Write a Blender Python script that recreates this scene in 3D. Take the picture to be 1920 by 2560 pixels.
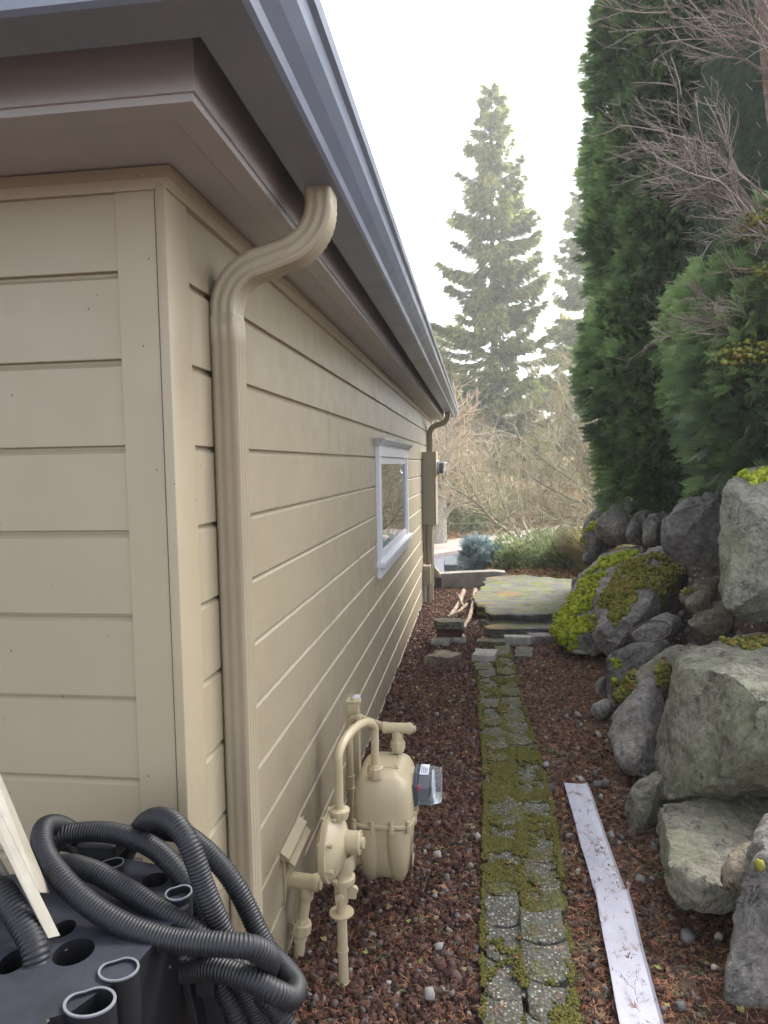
import bpy, bmesh, math, random
import numpy as np
from mathutils import Vector, Matrix, noise
for o in list(bpy.data.objects): bpy.data.objects.remove(o)
SC = bpy.context.scene
COL = SC.collection
PI = math.pi
rng = np.random.default_rng(7)
random.seed(7)

# ------------------------------------------------------------------ camera, sky, sun, exposure
YAW, PITCH, ROLL, FPX, EYE = 0.1318, -0.0668, -0.0182, 1770.556, 1.55
def cam_axes():
    cy, sy, cp, sp, cr, sr = math.cos(YAW), math.sin(YAW), math.cos(PITCH), math.sin(PITCH), math.cos(ROLL), math.sin(ROLL)
    fw = Vector((-sy, cy, 0)); rt = Vector((cy, sy, 0)); up = Vector((0, 0, 1))
    f2 = fw*cp + up*sp; u2 = up*cp - fw*sp
    return rt*cr + u2*sr, u2*cr - rt*sr, f2
RT, UP, FW = cam_axes()
cd = bpy.data.cameras.new('camera'); cam = bpy.data.objects.new('camera', cd); COL.objects.link(cam)
cd.sensor_fit = 'HORIZONTAL'; cd.sensor_width = 36; cd.lens = 36*FPX/1920
cd.clip_start = 0.02; cd.clip_end = 1500
m = Matrix.Identity(4)
for i in range(3):
    m[i][0], m[i][1], m[i][2] = RT[i], UP[i], -FW[i]
m[2][3] = EYE
cam.matrix_world = m
SC.camera = cam

SUN_EL, SUN_AZ = math.radians(46), math.radians(36)      # azimuth clockwise from +Y
w = bpy.data.worlds.new('World'); SC.world = w; w.use_nodes = True
nt = w.node_tree; nt.nodes.clear()
sky = nt.nodes.new('ShaderNodeTexSky'); sky.sky_type = 'NISHITA'; sky.sun_disc = False
sky.sun_elevation = SUN_EL; sky.sun_rotation = SUN_AZ
sky.altitude = 50; sky.air_density = 0.6; sky.dust_density = 2.0; sky.ozone_density = 0.5
bg = nt.nodes.new('ShaderNodeBackground'); bg.inputs[1].default_value = 0.15
wo = nt.nodes.new('ShaderNodeOutputWorld')
hs = nt.nodes.new('ShaderNodeHueSaturation'); hs.inputs['Saturation'].default_value = .35   # thin bright cloud: a paler sky
nt.links.new(sky.outputs[0], hs.inputs['Color']); nt.links.new(hs.outputs[0], bg.inputs[0]); nt.links.new(bg.outputs[0], wo.inputs[0])
sl = bpy.data.lights.new('sun', 'SUN'); sl.energy = 1.5; sl.angle = math.radians(16); sl.color = (1, .975, .93)
so = bpy.data.objects.new('sun', sl); COL.objects.link(so)
sd = Vector((math.sin(SUN_AZ)*math.cos(SUN_EL), math.cos(SUN_AZ)*math.cos(SUN_EL), math.sin(SUN_EL)))
so.rotation_euler = (-sd).to_track_quat('-Z', 'Y').to_euler(); so.location = (0, 0, 20)
SC.view_settings.view_transform = 'Standard'; SC.view_settings.look = 'None'
SC.view_settings.gamma = 1; SC.view_settings.exposure = 2.5
SC.cycles.max_bounces = 6; SC.cycles.diffuse_bounces = 4; SC.cycles.transparent_max_bounces = 6
SC.cycles.use_denoising = True

def at(u, v, Y):
    """the point at distance y=Y that the photograph shows at source pixel (u, v)"""
    d = FW + RT*((u-960)/FPX) + UP*((1280-v)/FPX)
    return Vector((0, 0, EYE)) + d*(Y/d.y)
def zr(u, v): return 1360+u/2.9625, 1220+v/2.9625
def zs(u, v): return 1500+u/3.402, 1600+v/3.402
def dd(u, v): return u*1920/1659, v*1920/1659

# ------------------------------------------------------------------ materials
class N:
    def __init__(s, name):
        s.m = bpy.data.materials.new(name); s.m.use_nodes = True
        s.t = s.m.node_tree; s.t.nodes.clear()
        s.out = s.t.nodes.new('ShaderNodeOutputMaterial'); s.b = s.t.nodes.new('ShaderNodeBsdfPrincipled')
        s.t.links.new(s.b.outputs[0], s.out.inputs[0]); s.tc = s.t.nodes.new('ShaderNodeTexCoord')
    def lk(s, a, b): s.t.links.new(a, b)
    def noise(s, scale, detail=4, rough=.6, dist=0, stretch=None, off=0):
        n = s.t.nodes.new('ShaderNodeTexNoise'); n.inputs['Scale'].default_value = scale
        n.inputs['Detail'].default_value = detail; n.inputs['Roughness'].default_value = rough; n.inputs['Distortion'].default_value = dist
        mp = s.t.nodes.new('ShaderNodeMapping'); mp.inputs['Location'].default_value = (off, off*.7, off*.3)
        if stretch: mp.inputs['Scale'].default_value = stretch
        s.lk(s.tc.outputs['Object'], mp.inputs[0]); s.lk(mp.outputs[0], n.inputs['Vector'])
        return n.outputs['Fac']
    def voro(s, scale, feature='F1', out='Distance'):
        n = s.t.nodes.new('ShaderNodeTexVoronoi'); n.inputs['Scale'].default_value = scale; n.feature = feature
        s.lk(s.tc.outputs['Object'], n.inputs['Vector']); return n.outputs[out]
    def ramp(s, fac, stops):
        r = s.t.nodes.new('ShaderNodeValToRGB'); e = r.color_ramp.elements
        while len(e) < len(stops): e.new(.5)
        for el, (p, c) in zip(e, stops):
            el.position = p; el.color = (*c, 1) if not isinstance(c, (int, float)) else (c, c, c, 1)
        s.lk(fac, r.inputs[0]); return r.outputs[0]
    def mix(s, fac, a, b, mode='MIX'):
        x = s.t.nodes.new('ShaderNodeMix'); x.data_type = 'RGBA'; x.blend_type = mode
        for inp, val in ((x.inputs[0], fac), (x.inputs[6], a), (x.inputs[7], b)):
            if isinstance(val, (int, float)): inp.default_value = val if inp.type == 'VALUE' else (val, val, val, 1)
            elif isinstance(val, tuple): inp.default_value = (*val, 1)
            else: s.lk(val, inp)
        return x.outputs[2]
    def math(s, op, a, b=0.0):
        x = s.t.nodes.new('ShaderNodeMath'); x.operation = op
        for inp, val in ((x.inputs[0], a), (x.inputs[1], b)):
            if isinstance(val, (int, float)): inp.default_value = val
            else: s.lk(val, inp)
        return x.outputs[0]
    def attr(s, name='v'):
        a = s.t.nodes.new('ShaderNodeAttribute'); a.attribute_name = name; return a.outputs['Fac']
    def normal_z(s):
        g = s.t.nodes.new('ShaderNodeNewGeometry'); x = s.t.nodes.new('ShaderNodeSeparateXYZ')
        s.lk(g.outputs['Normal'], x.inputs[0]); return x.outputs[2]
    def bump(s, h, strength=.3, dist=.01):
        b = s.t.nodes.new('ShaderNodeBump'); b.inputs['Strength'].default_value = strength; b.inputs['Distance'].default_value = dist
        s.lk(h, b.inputs['Height']); s.lk(b.outputs[0], s.b.inputs['Normal'])
    def fin(s, col, rough=.7, spec=.4, metal=0):
        i = s.b.inputs
        if isinstance(col, tuple): i['Base Color'].default_value = (*col, 1)
        else: s.lk(col, i['Base Color'])
        if isinstance(rough, (int, float)): i['Roughness'].default_value = rough
        else: s.lk(rough, i['Roughness'])
        i['Specular IOR Level'].default_value = spec; i['Metallic'].default_value = metal
        return s.m

def paint(name, c, rough=.5, var=.08, sc=3, specks=False, bumpy=.12, spec=.4):
    n = N(name); f = n.noise(sc, 5, .65); lo = tuple(x*(1-var) for x in c); hi = tuple(min(1, x*(1+var)) for x in c)
    col = n.ramp(f, [(.3, lo), (.7, hi)])
    st = n.noise(2.2, 6, .75, .4, (3, 3, .35), 5)
    col = n.mix(n.ramp(st, [(.56, 0.0), (.8, .10)]), col, (c[0]*.55, c[1]*.52, c[2]*.46))
    if specks:
        d = n.voro(26); big = n.noise(14, 2, .5, 0, None, 9)
        mask = n.math('MULTIPLY', n.ramp(d, [(.045, 1.0), (.075, 0.0)]), n.ramp(big, [(.52, 0.0), (.58, .9)]))
        col = n.mix(mask, col, (.09, .07, .05))
    if name == 'siding_paint':                              # soil splash low on the boards
        sx = n.t.nodes.new('ShaderNodeSeparateXYZ'); n.lk(n.tc.outputs['Object'], sx.inputs[0]); sp = n.noise(30, 6, .75, 0, None, 17)
        lowz = n.ramp(sx.outputs[2], [(.0, 1.0), (.22, 0.0)]); col = n.mix(n.math('MULTIPLY', lowz, n.ramp(sp, [(.42, 0.0), (.62, .75)])), col, (.13, .09, .06))
    n.bump(n.noise(140, 3, .6), bumpy, .002)
    return n.fin(col, n.ramp(n.noise(9, 3), [(.3, rough-.06), (.7, rough+.1)]), spec)
def plain(name, c, rough=.5, spec=.5, metal=0, var=.15, sc=30, b=.1):
    n = N(name); f = n.noise(sc, 4)
    col = n.ramp(f, [(.3, tuple(x*(1-var) for x in c)), (.7, tuple(min(1, x*(1+var)) for x in c))])
    n.bump(n.noise(sc*4, 3), b, .003)
    return n.fin(col, rough, spec, metal)
def leafy(name, stops, rough=.55, spec=.3, trans=.25):
    n = N(name); a = n.attr('v'); col = n.ramp(a, stops)
    n.fin(col, rough, spec)
    if trans:
        tr = n.t.nodes.new('ShaderNodeBsdfTranslucent'); ms = n.t.nodes.new('ShaderNodeMixShader'); ms.inputs[0].default_value = trans
        n.lk(col, tr.inputs[0]); n.lk(n.b.outputs[0], ms.inputs[1]); n.lk(tr.outputs[0], ms.inputs[2]); n.lk(ms.outputs[0], n.out.inputs[0])
    return n.m

M = {}
BEIGE = (.308, .260, .178)
M['siding'] = paint('siding_paint', BEIGE, .42, .05, 1.6, True)
M['trim'] = paint('trim_paint', (.318, .266, .180), .42, .05, 2, True)
M['soffit'] = paint('soffit_paint', (.43, .42, .415), .45, .06, 2)
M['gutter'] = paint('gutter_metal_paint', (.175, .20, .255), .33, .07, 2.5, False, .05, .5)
M['spout'] = paint('downspout_paint', (.335, .285, .20), .38, .05, 4, False, .05, .5)
M['meterpaint'] = paint('gas_meter_paint', (.40, .335, .215), .36, .06, 8, False, .15, .5)
M['white'] = paint('white_vinyl', (.60, .61, .65), .35, .03, 5, False, .03)
M['black'] = plain('black_rubber', (.009, .0095, .011), .42, .5, 0, .25, 18)
def hose_mat():
    n = N('hose_plastic'); d = n.noise(9, 5, .7)
    col = n.ramp(d, [(.35, (.005, .0055, .007)), (.62, (.010, .011, .014)), (.85, (.035, .035, .038))])
    n.bump(n.noise(160, 2), .1, .002)
    return n.fin(col, n.ramp(d, [(.3, .46), (.7, .64)]), .45)
M['hose'] = hose_mat()
def dusty():
    n = N('dusty_black_plastic'); d = n.noise(7, 6, .7); nz = n.normal_z()
    k = n.math('MULTIPLY', n.ramp(nz, [(.6, 0.0), (.95, 1.0)]), n.ramp(d, [(.3, .15), (.75, .9)]))
    col = n.mix(k, (.008, .0085, .011), (.042, .045, .060))
    fl = n.voro(30); big = n.noise(17, 2, .5, 0, None, 3)
    mask = n.math('MULTIPLY', n.ramp(fl, [(.05, 1.0), (.09, 0.0)]), n.ramp(big, [(.58, 0.0), (.62, 1.0)]))
    col = n.mix(mask, col, (.45, .36, .27))
    n.bump(n.noise(120, 3), .2, .002); return n.fin(col, .5, .4)
M['dusty'] = dusty()
def oldwhite():
    n = N('weathered_white_plastic'); d = n.noise(6, 6, .7, .5, (2, 2, .6)); g = n.noise(34, 4, .7)
    col = n.ramp(d, [(.3, (.22, .195, .145)), (.6, (.31, .285, .235))])
    col = n.mix(n.ramp(g, [(.66, 0.0), (.76, .8)]), col, (.10, .10, .06)); return n.fin(col, .5, .4)
M['oldwhite'] = oldwhite()
def strip_mat():
    n = N('dirty_white_vinyl'); d = n.noise(8, 6, .72); g = n.noise(70, 4, .7)
    col = n.ramp(d, [(.3, (.34, .335, .39)), (.7, (.43, .425, .49))])
    col = n.mix(n.ramp(g, [(.66, 0.0), (.8, .55)]), col, (.22, .18, .15)); return n.fin(col, .4, .4)
M['strip'] = strip_mat()
def glass_clear():
    n = N('clear_plastic_cover'); n.fin((.85, .9, .95), .05, .5); n.b.inputs['Transmission Weight'].default_value = .92
    n.b.inputs['IOR'].default_value = 1.2; return n.m
M['clear'] = glass_clear()
def pane():
    n = N('window_pane'); n.fin((.05, .055, .055), .02, .9); n.b.inputs['IOR'].default_value = 1.9
    n.bump(n.noise(1.6, 1), .03, .01); return n.m
M['pane'] = pane()
M['steel'] = plain('galvanised_steel', (.42, .41, .38), .45, .5, .6)
M['grey_plastic'] = plain('dark_grey_plastic', (.05, .055, .07), .4)
M['red'] = plain('red_plastic', (.45, .02, .03), .4)
M['label'] = plain('pale_label', (.60, .64, .70), .4)
M['labelink'] = plain('label_ink', (.16, .18, .24), .5)
M['roof'] = plain('asphalt_shingle', (.09, .088, .085), .9, .2, 0, .4, 12, .5)
M['dark'] = plain('dark_void', (.012, .012, .012), .9, .1)

def rock(name, a, b, c, lich=.5, green=0.0, stain=(.16, .10, .065), stainamt=.35, sc=3.0):
    a, b, c = ((q[0]*1.04, q[1]*.99, q[2]*.90) for q in (a, b, c))
    n = N(name); big = n.noise(sc, 7, .68, .6); fine = n.noise(34, 6, .72); mid = n.noise(10, 6, .7, .3, None, 4)
    col = n.ramp(big, [(.28, a), (.5, b), (.72, c)])
    col = n.mix(.75, col, n.ramp(fine, [(.32, .15), (.5, .5), (.68, .9)]), 'OVERLAY')
    st = n.noise(4.5, 6, .7, 1.0, None, 11)
    col = n.mix(n.ramp(st, [(.54, 0.0), (.66, stainamt)]), col, stain)
    li = n.noise(7, 7, .75, .2, None, 23)
    col = n.mix(n.ramp(li, [(.60, 0.0), (.67, lich)]), col, (.38, .385, .36))
    if green:
        gr = n.noise(3.2, 6, .7, .3, (1, 1, .5), 31)
        col = n.mix(n.ramp(gr, [(.46, 0.0), (.62, green)]), col, (.20, .235, .115))
    ck = n.math('ABSOLUTE', n.math('SUBTRACT', n.noise(4.2, 5, .6, 1.2, None, 41), .5)); ckm = n.ramp(ck, [(.0, .5), (.007, 0.0)]); col = n.mix(ckm, col, (.02, .018, .016))
    h = n.math('SUBTRACT', n.math('ADD', n.math('MULTIPLY', mid, 1.2), n.math('MULTIPLY', fine, .6)), n.math('MULTIPLY', ckm, .6))
    n.bump(h, 1.0, .03); return n.fin(col, n.ramp(fine, [(.3, .62), (.7, .9)]), .3)
M['basalt'] = rock('grey_basalt', (.11, .107, .105), (.215, .21, .207), (.36, .352, .34), .5)
M['dark_basalt'] = rock('dark_basalt', (.075, .074, .076), (.155, .153, .155), (.27, .265, .265), .35)
M['olive_basalt'] = rock('olive_basalt', (.10, .098, .082), (.195, .192, .162), (.33, .325, .28), .4, .35, (.12, .075, .045), .75, 2.0)
M['pale_basalt'] = rock('pale_green_basalt', (.13, .13, .118), (.21, .21, .19), (.31, .30, .275), .35, .55)
M['tan_rock'] = rock('tan_rock', (.10, .088, .073), (.20, .178, .145), (.32, .29, .24), .35, .3, (.18, .11, .065), .6)
def slabmat():
    n = N('mossy_slab'); big = n.noise(3.0, 7, .7, .4, (1, 2.4, 1)); fine = n.noise(28, 6, .7)
    col = n.ramp(big, [(.3, (.05, .047, .046)), (.55, (.11, .105, .103)), (.75, (.19, .183, .178))])
    col = n.mix(.4, col, n.ramp(fine, [(.3, .25), (.7, .8)]), 'OVERLAY')
    mo = n.noise(5.5, 6, .7, .3, (.8, 2.2, 1), 8); nz = n.normal_z()
    mk = n.math('MULTIPLY', n.ramp(mo, [(.485, 0.0), (.56, .9)]), n.ramp(nz, [(.35, 0.0), (.75, 1.0)]))
    col = n.mix(mk, col, n.ramp(fine, [(.3, (.06, .075, .012)), (.7, (.19, .22, .04))]))
    li = n.noise(2.7, 4, .6, 0, None, 19)
    col = n.mix(n.math('MULTIPLY', n.ramp(li, [(.56, 0.0), (.66, .6)]), n.ramp(nz, [(.35, 0.0), (.75, 1.0)])), col, (.25, .12, .05))
    n.bump(n.math('ADD', big, n.math('MULTIPLY', fine, .3)), .8, .02); return n.fin(col, .85, .2)
M['slab'] = slabmat()
def aggregate(name, mossk):
    n = N(name); v = n.voro(95, 'F1', 'Color'); d = n.voro(95)
    sep = n.t.nodes.new('ShaderNodeSeparateColor'); n.lk(v, sep.inputs[0])
    peb = n.ramp(sep.outputs[0], [(.0, (.075, .075, .06)), (.5, (.15, .148, .125)), (.85, (.27, .26, .22)), (1, (.42, .40, .35))])
    mort = n.ramp(n.noise(60, 4), [(.3, (.05, .05, .04)), (.7, (.13, .125, .105))])
    col = n.mix(n.ramp(d, [(.30, 0.0), (.52, 1.0)]), peb, mort)
    oi = n.t.nodes.new('ShaderNodeObjectInfo')
    mo = n.math('ADD', n.noise(9, 7, .75, .4, None, 6), n.math('MULTIPLY', oi.outputs['Random'], .10))
    mos = n.ramp(n.noise(60, 4), [(.3, (.035, .038, .010)), (.55, (.085, .085, .020)), (.75, (.17, .155, .045))])
    col = n.mix(n.ramp(mo, [(.62-mossk, 0.0), (.74-mossk, .92)]), col, mos)
    h = n.math('SUBTRACT', n.math('MULTIPLY', n.noise(80, 4), .6), d)
    n.bump(h, .9, .006); return n.fin(col, .85, .25)
M['agg_clean'] = aggregate('exposed_aggregate', -.02)
M['agg_moss'] = aggregate('mossy_aggregate', .09)
M['concrete'] = plain('weathered_concrete', (.30, .28, .25), .9, .2, 0, .35, 6, .4)
M['brick_grey'] = plain('grey_block', (.30, .29, .26), .9, .2, 0, .35, 20, .6)
M['brick_red'] = plain('dark_red_brick', (.075, .035, .032), .85, .2, 0, .3, 20, .5)
M['stick'] = plain('peeled_branch', (.27, .205, .155), .8, .2, 0, .45, 25, .5)
def groundmat():
    n = N('soil'); a = n.noise(2, 6, .7); f = n.noise(60, 6, .75)
    col = n.ramp(f, [(.3, (.022, .014, .012)), (.5, (.055, .034, .028)), (.7, (.12, .075, .055))])
    col = n.mix(n.ramp(a, [(.45, 0.0), (.7, .5)]), col, (.10, .085, .075))
    n.bump(f, .9, .02); return n.fin(col, .95, .1)
M['soil'] = groundmat()
def terrmat():
    n = N('terrain_litter'); a = n.noise(.5, 6, .7, .5); f = n.noise(9, 7, .75)
    col = n.ramp(a, [(.35, (.10, .12, .03)), (.48, (.20, .19, .06)), (.56, (.30, .17, .09)), (.72, (.17, .10, .06))])
    col = n.mix(.7, col, n.ramp(f, [(.3, .2), (.5, .5), (.72, .9)]), 'OVERLAY')
    n.bump(f, .8, .1); return n.fin(col, .95, .1)
M['terrain'] = terrmat()
M['asphalt'] = plain('asphalt', (.10, .10, .115), .85, .3, 0, .15, 4, .2)
M['walk'] = plain('pale_walk', (.42, .34, .29), .9, .2, 0, .12, 3, .2)
M['lava'] = leafy('lava_gravel', [(0, (.030, .018, .015)), (.45, (.070, .038, .031)), (.86, (.125, .069, .056)), (.95, (.12, .10, .092)), (1, (.22, .205, .19))], .95, .15, 0)
M['pebble'] = leafy('grey_pebble', [(0, (.07, .07, .075)), (.5, (.16, .155, .15)), (1, (.36, .34, .31))], .85, .25, 0)
M['litter'] = leafy('dry_litter', [(0, (.05, .024, .016)), (.3, (.15, .064, .034)), (.6, (.30, .135, .07)), (.8, (.42, .24, .15)), (.9, (.075, .11, .045)), (1, (.14, .19, .09))], .8, .15, .1)
M['leaf'] = leafy('dead_leaf', [(0, (.20, .09, .04)), (.5, (.36, .20, .12)), (1, (.22, .30, .06))], .7, .3, .2)
M['moss'] = leafy('moss_cushion', [(0, (.06, .075, .008)), (.4, (.18, .22, .018)), (.75, (.32, .37, .03)), (1, (.44, .46, .06))], .9, .1, .15)
M['pathmoss'] = leafy('path_moss', [(0, (.035, .036, .010)), (.5, (.095, .092, .025)), (1, (.16, .145, .045))], .95, .1, 0)
M['dullmoss'] = leafy('dull_moss', [(0, (.05, .055, .012)), (.45, (.13, .135, .025)), (.8, (.22, .215, .045)), (1, (.18, .11, .045))], .9, .1, .1)
M['cedar'] = leafy('arborvitae_spray', [(0, (.045, .080, .034)), (.4, (.12, .195, .072)), (.75, (.20, .30, .10)), (1, (.28, .39, .15))], .45, .45, .4)
M['deadtwig'] = leafy('dead_twig', [(0, (.10, .078, .062)), (.5, (.22, .175, .145)), (1, (.38, .32, .27))], .9, .1, 0)
M['bark'] = plain('bark', (.16, .115, .09), .95, .1, 0, .45, 22, .8)
M['palebark'] = plain('lichen_bark', (.34, .31, .26), .95, .1, 0, .4, 14, .6)
M['twig'] = leafy('lichen_twig', [(0, (.22, .19, .12)), (.5, (.44, .39, .27)), (1, (.60, .57, .43))], .9, .1, 0)
M['pinktwig'] = leafy('pinkish_twig', [(0, (.29, .20, .135)), (.5, (.50, .39, .27)), (1, (.66, .55, .40))], .9, .1, 0)
M['fir'] = leafy('fir_needles', [(0, (.085, .12, .05)), (.45, (.23, .29, .10)), (.8, (.42, .45, .15)), (.93, (.55, .50, .20)), (1, (.40, .24, .12))], .6, .2, .62)
M['bluespruce'] = leafy('blue_spruce_needles', [(0, (.10, .15, .16)), (.5, (.25, .34, .36)), (1, (.42, .53, .54))], .6, .2, .2)
M['shrubleaf'] = leafy('variegated_leaf', [(0, (.11, .15, .06)), (.45, (.24, .30, .14)), (.8, (.44, .47, .28)), (1, (.60, .60, .44))], .5, .3, .3)
M['grassleaf'] = leafy('grass_blade', [(0, (.20, .22, .09)), (.5, (.36, .37, .19)), (.8, (.48, .38, .23)), (1, (.46, .27, .16))], .6, .2, .3)
M['bankleaf'] = leafy('bank_leaf', [(0, (.12, .18, .06)), (.5, (.28, .38, .13)), (1, (.46, .52, .22))], .5, .3, .5)
M['orangeleaf'] = leafy('orange_leaf', [(0, (.25, .12, .05)), (.5, (.42, .25, .12)), (1, (.50, .42, .16))], .7, .2, .3)
M['bin'] = plain('bin_plastic', (.035, .05, .055), .45)
M['farbrick'] = plain('chimney_brick', (.24, .11, .09), .9, .1)

# ------------------------------------------------------------------ builders
def thing(name, label, cat, loc=(0, 0, 0), group=None):
    o = bpy.data.objects.new(name, None); COL.objects.link(o); o.location = loc; o.empty_display_size = .1
    o['label'] = label; o['category'] = cat
    if group: o['group'] = group
    return o
def tag(o, label, cat, group=None):
    o['label'] = label; o['category'] = cat
    if group: o['group'] = group
    return o
def kind(o, k): o['kind'] = k; return o
def wloc(p):
    l = Vector((0, 0, 0))
    while p: l += p.location; p = p.parent
    return l
def link(name, me, mat, parent=None):
    if mat: me.materials.append(M[mat] if isinstance(mat, str) else mat)
    o = bpy.data.objects.new(name, me); COL.objects.link(o)
    if parent: o.parent = parent
    return o
def recentre(o):
    """put the origin of a top-level mesh at its base centre"""
    me = o.data; n = len(me.vertices); co = np.empty(n*3, np.float32); me.vertices.foreach_get('co', co); co = co.reshape(-1, 3)
    c = (co.min(0)+co.max(0))/2; c[2] = co[:, 2].min(); co -= c
    me.vertices.foreach_set('co', co.ravel()); o.location = Vector(c.tolist()); me.update(); return o

class MB:
    """collects shapes in world coordinates; build() links them as one mesh object"""
    def __init__(s): s.v = []; s.f = []
    def add(s, vs, fs):
        o = len(s.v); s.v += [tuple(x) for x in vs]; s.f += [tuple(i+o for i in f) for f in fs]; return s
    def box(s, x0, y0, z0, x1, y1, z1):
        vs = [(x0, y0, z0), (x1, y0, z0), (x1, y1, z0), (x0, y1, z0), (x0, y0, z1), (x1, y0, z1), (x1, y1, z1), (x0, y1, z1)]
        return s.add(vs, [(3, 2, 1, 0), (4, 5, 6, 7), (0, 1, 5, 4), (1, 2, 6, 5), (2, 3, 7, 6), (3, 0, 4, 7)])
    def loft(s, rings, cap=True, closed=True):
        n = len(rings[0]); vs = [p for r in rings for p in r]; fs = []
        for i in range(len(rings)-1):
            for j in range(n if closed else n-1):
                k = (j+1) % n; fs.append((i*n+j, i*n+k, (i+1)*n+k, (i+1)*n+j))
        if cap: fs += [tuple(range(n-1, -1, -1)), tuple((len(rings)-1)*n+j for j in range(n))]
        return s.add(vs, fs)
    def tube(s, path, r, n=12, cap=True):
        P = [Vector(p) for p in path]; R = r if isinstance(r, (list, tuple)) else [r]*len(P)
        t0 = (P[1]-P[0]).normalized(); a = Vector((0, 0, 1)) if abs(t0.z) < .9 else Vector((1, 0, 0))
        u = t0.cross(a).normalized(); rings = []
        for i, p in enumerate(P):
            t = (P[min(i+1, len(P)-1)]-P[max(i-1, 0)]).normalized()
            u = (u - t*u.dot(t)).normalized(); v = t.cross(u)
            rings.append([p+(u*math.cos(2*PI*k/n)+v*math.sin(2*PI*k/n))*R[i] for k in range(n)])
        return s.loft(rings, cap)
    def lathe(s, c, axis, prof, n=24):
        """prof: (distance along axis, radius)"""
        a = Vector(axis).normalized(); b = Vector((0, 0, 1)) if abs(a.z) < .9 else Vector((1, 0, 0))
        u = a.cross(b).normalized(); v = a.cross(u); c = Vector(c)
        return s.loft([[c+a*d+(u*math.cos(2*PI*k/n)+v*math.sin(2*PI*k/n))*max(r, 1e-4) for k in range(n)] for d, r in prof])
    def build(s, name, mat, parent=None, smooth=False, bevel=0, sub=0):
        me = bpy.data.meshes.new(name); L = wloc(parent) if parent else Vector((0, 0, 0))
        me.from_pydata([tuple(Vector(v)-L) for v in s.v], [], s.f)
        bm = bmesh.new(); bm.from_mesh(me); bmesh.ops.recalc_face_normals(bm, faces=bm.faces)
        if bevel:
            es = [e for e in bm.edges if len(e.link_faces) == 2 and e.calc_face_angle(0) > .6]
            bmesh.ops.bevel(bm, geom=es, offset=bevel, segments=2, affect='EDGES', profile=.5)
        bm.to_mesh(me); bm.free()
        if smooth:
            me.polygons.foreach_set('use_smooth', [True]*len(me.polygons))
            if smooth != 'all': me.set_sharp_from_angle(angle=math.radians(40))
        return link(name, me, mat, parent)

def spline(pts, step=.02, closed=False):
    P = [Vector(p) for p in pts]; P = [P[0]*2-P[1]]+P+[P[-1]*2-P[-2]]; out = []
    for i in range(1, len(P)-2):
        a, b, c, d = P[i-1:i+3]; n = max(2, int((c-b).length/step))
        for k in range(n):
            t = k/n; out.append(.5*((2*b)+(c-a)*t+(2*a-5*b+4*c-d)*t*t+(3*b-a-3*c+d)*t**3))
    out.append(P[-2]); return out

def np_mesh(name, V, F, mat, parent=None, val=None, smooth=False):
    """V (n,3) world, F (m,3) triangles, val per vertex"""
    V = np.asarray(V, np.float32)
    if parent:
        V = V - np.array(wloc(parent), np.float32)
    F = np.asarray(F, np.int32); me = bpy.data.meshes.new(name)
    me.vertices.add(len(V)); me.vertices.foreach_set('co', V.ravel())
    me.loops.add(F.size); me.loops.foreach_set('vertex_index', F.ravel())
    me.polygons.add(len(F)); me.polygons.foreach_set('loop_start', np.arange(0, F.size, 3, dtype=np.int32))
    if val is not None:
        at_ = me.attributes.new('v', 'FLOAT', 'POINT'); at_.data.foreach_set('value', np.asarray(val, np.float32))
    me.update(calc_edges=True)
    if smooth: me.polygons.foreach_set('use_smooth', np.ones(len(F), bool))
    return link(name, me, mat, parent)
def scatter(name, tv, tf, Ms, T, mat, parent=None, val=None, smooth=False):
    """many copies of one small template merged into one mesh; val one number per copy"""
    tv = np.asarray(tv, np.float32); tf = np.asarray(tf, np.int32); k, n = len(T), len(tv)
    V = np.einsum('kij,nj->kni', Ms, tv)+np.asarray(T)[:, None, :]
    F = tf[None]+(np.arange(k, dtype=np.int32)*n)[:, None, None]
    if val is None: val = rng.random(k)
    return np_mesh(name, V.reshape(-1, 3), F.reshape(-1, 3), mat, parent, np.repeat(val, n), smooth)
def basis(ydir, zdir):
    """matrices whose local +Y points along ydir and +Z near zdir"""
    y = ydir/np.linalg.norm(ydir, axis=1, keepdims=True)
    x = np.cross(y, zdir); x /= np.linalg.norm(x, axis=1, keepdims=True)+1e-9
    return np.stack([x, y, np.cross(x, y)], 2)
def rand_rot(k, flat=None):
    if flat is not None:
        a = rng.random(k)*2*PI; y = np.stack([np.cos(a), np.sin(a), rng.normal(0, flat, k)], 1)
        z = np.tile([0, 0, 1.], (k, 1))+rng.normal(0, flat, (k, 3)); return basis(y, z)
    return basis(rng.normal(size=(k, 3)), rng.normal(size=(k, 3)))
def ico(sub=1, jit=0, sq=(1, 1, 1)):
    bm = bmesh.new(); bmesh.ops.create_icosphere(bm, subdivisions=sub, radius=1)
    v = np.array([p.co[:] for p in bm.verts]); f = np.array([[q.index for q in p.verts] for p in bm.faces]); bm.free()
    if jit: v *= 1+rng.normal(0, jit, (len(v), 1))
    return v*np.array(sq), f
def kite(p0, p1, w, up=0.0):
    """narrow leaf between two points of a flat template"""
    p0, p1 = np.array(p0, float), np.array(p1, float); d = p1-p0; s = np.array([-d[1], d[0], 0]); s = s/(np.linalg.norm(s)+1e-9)*w
    m = p0+d*.45; return [p0, m+s+[0, 0, up], p1, m-s+[0, 0, up]], [[0, 2, 1], [0, 3, 2]]
def template(kites):
    V, F = [], []
    for k in kites:
        v, f = kite(*k); o = len(V); V += list(v); F += [[i+o for i in t] for t in f]
    return np.array(V), np.array(F)

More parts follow.
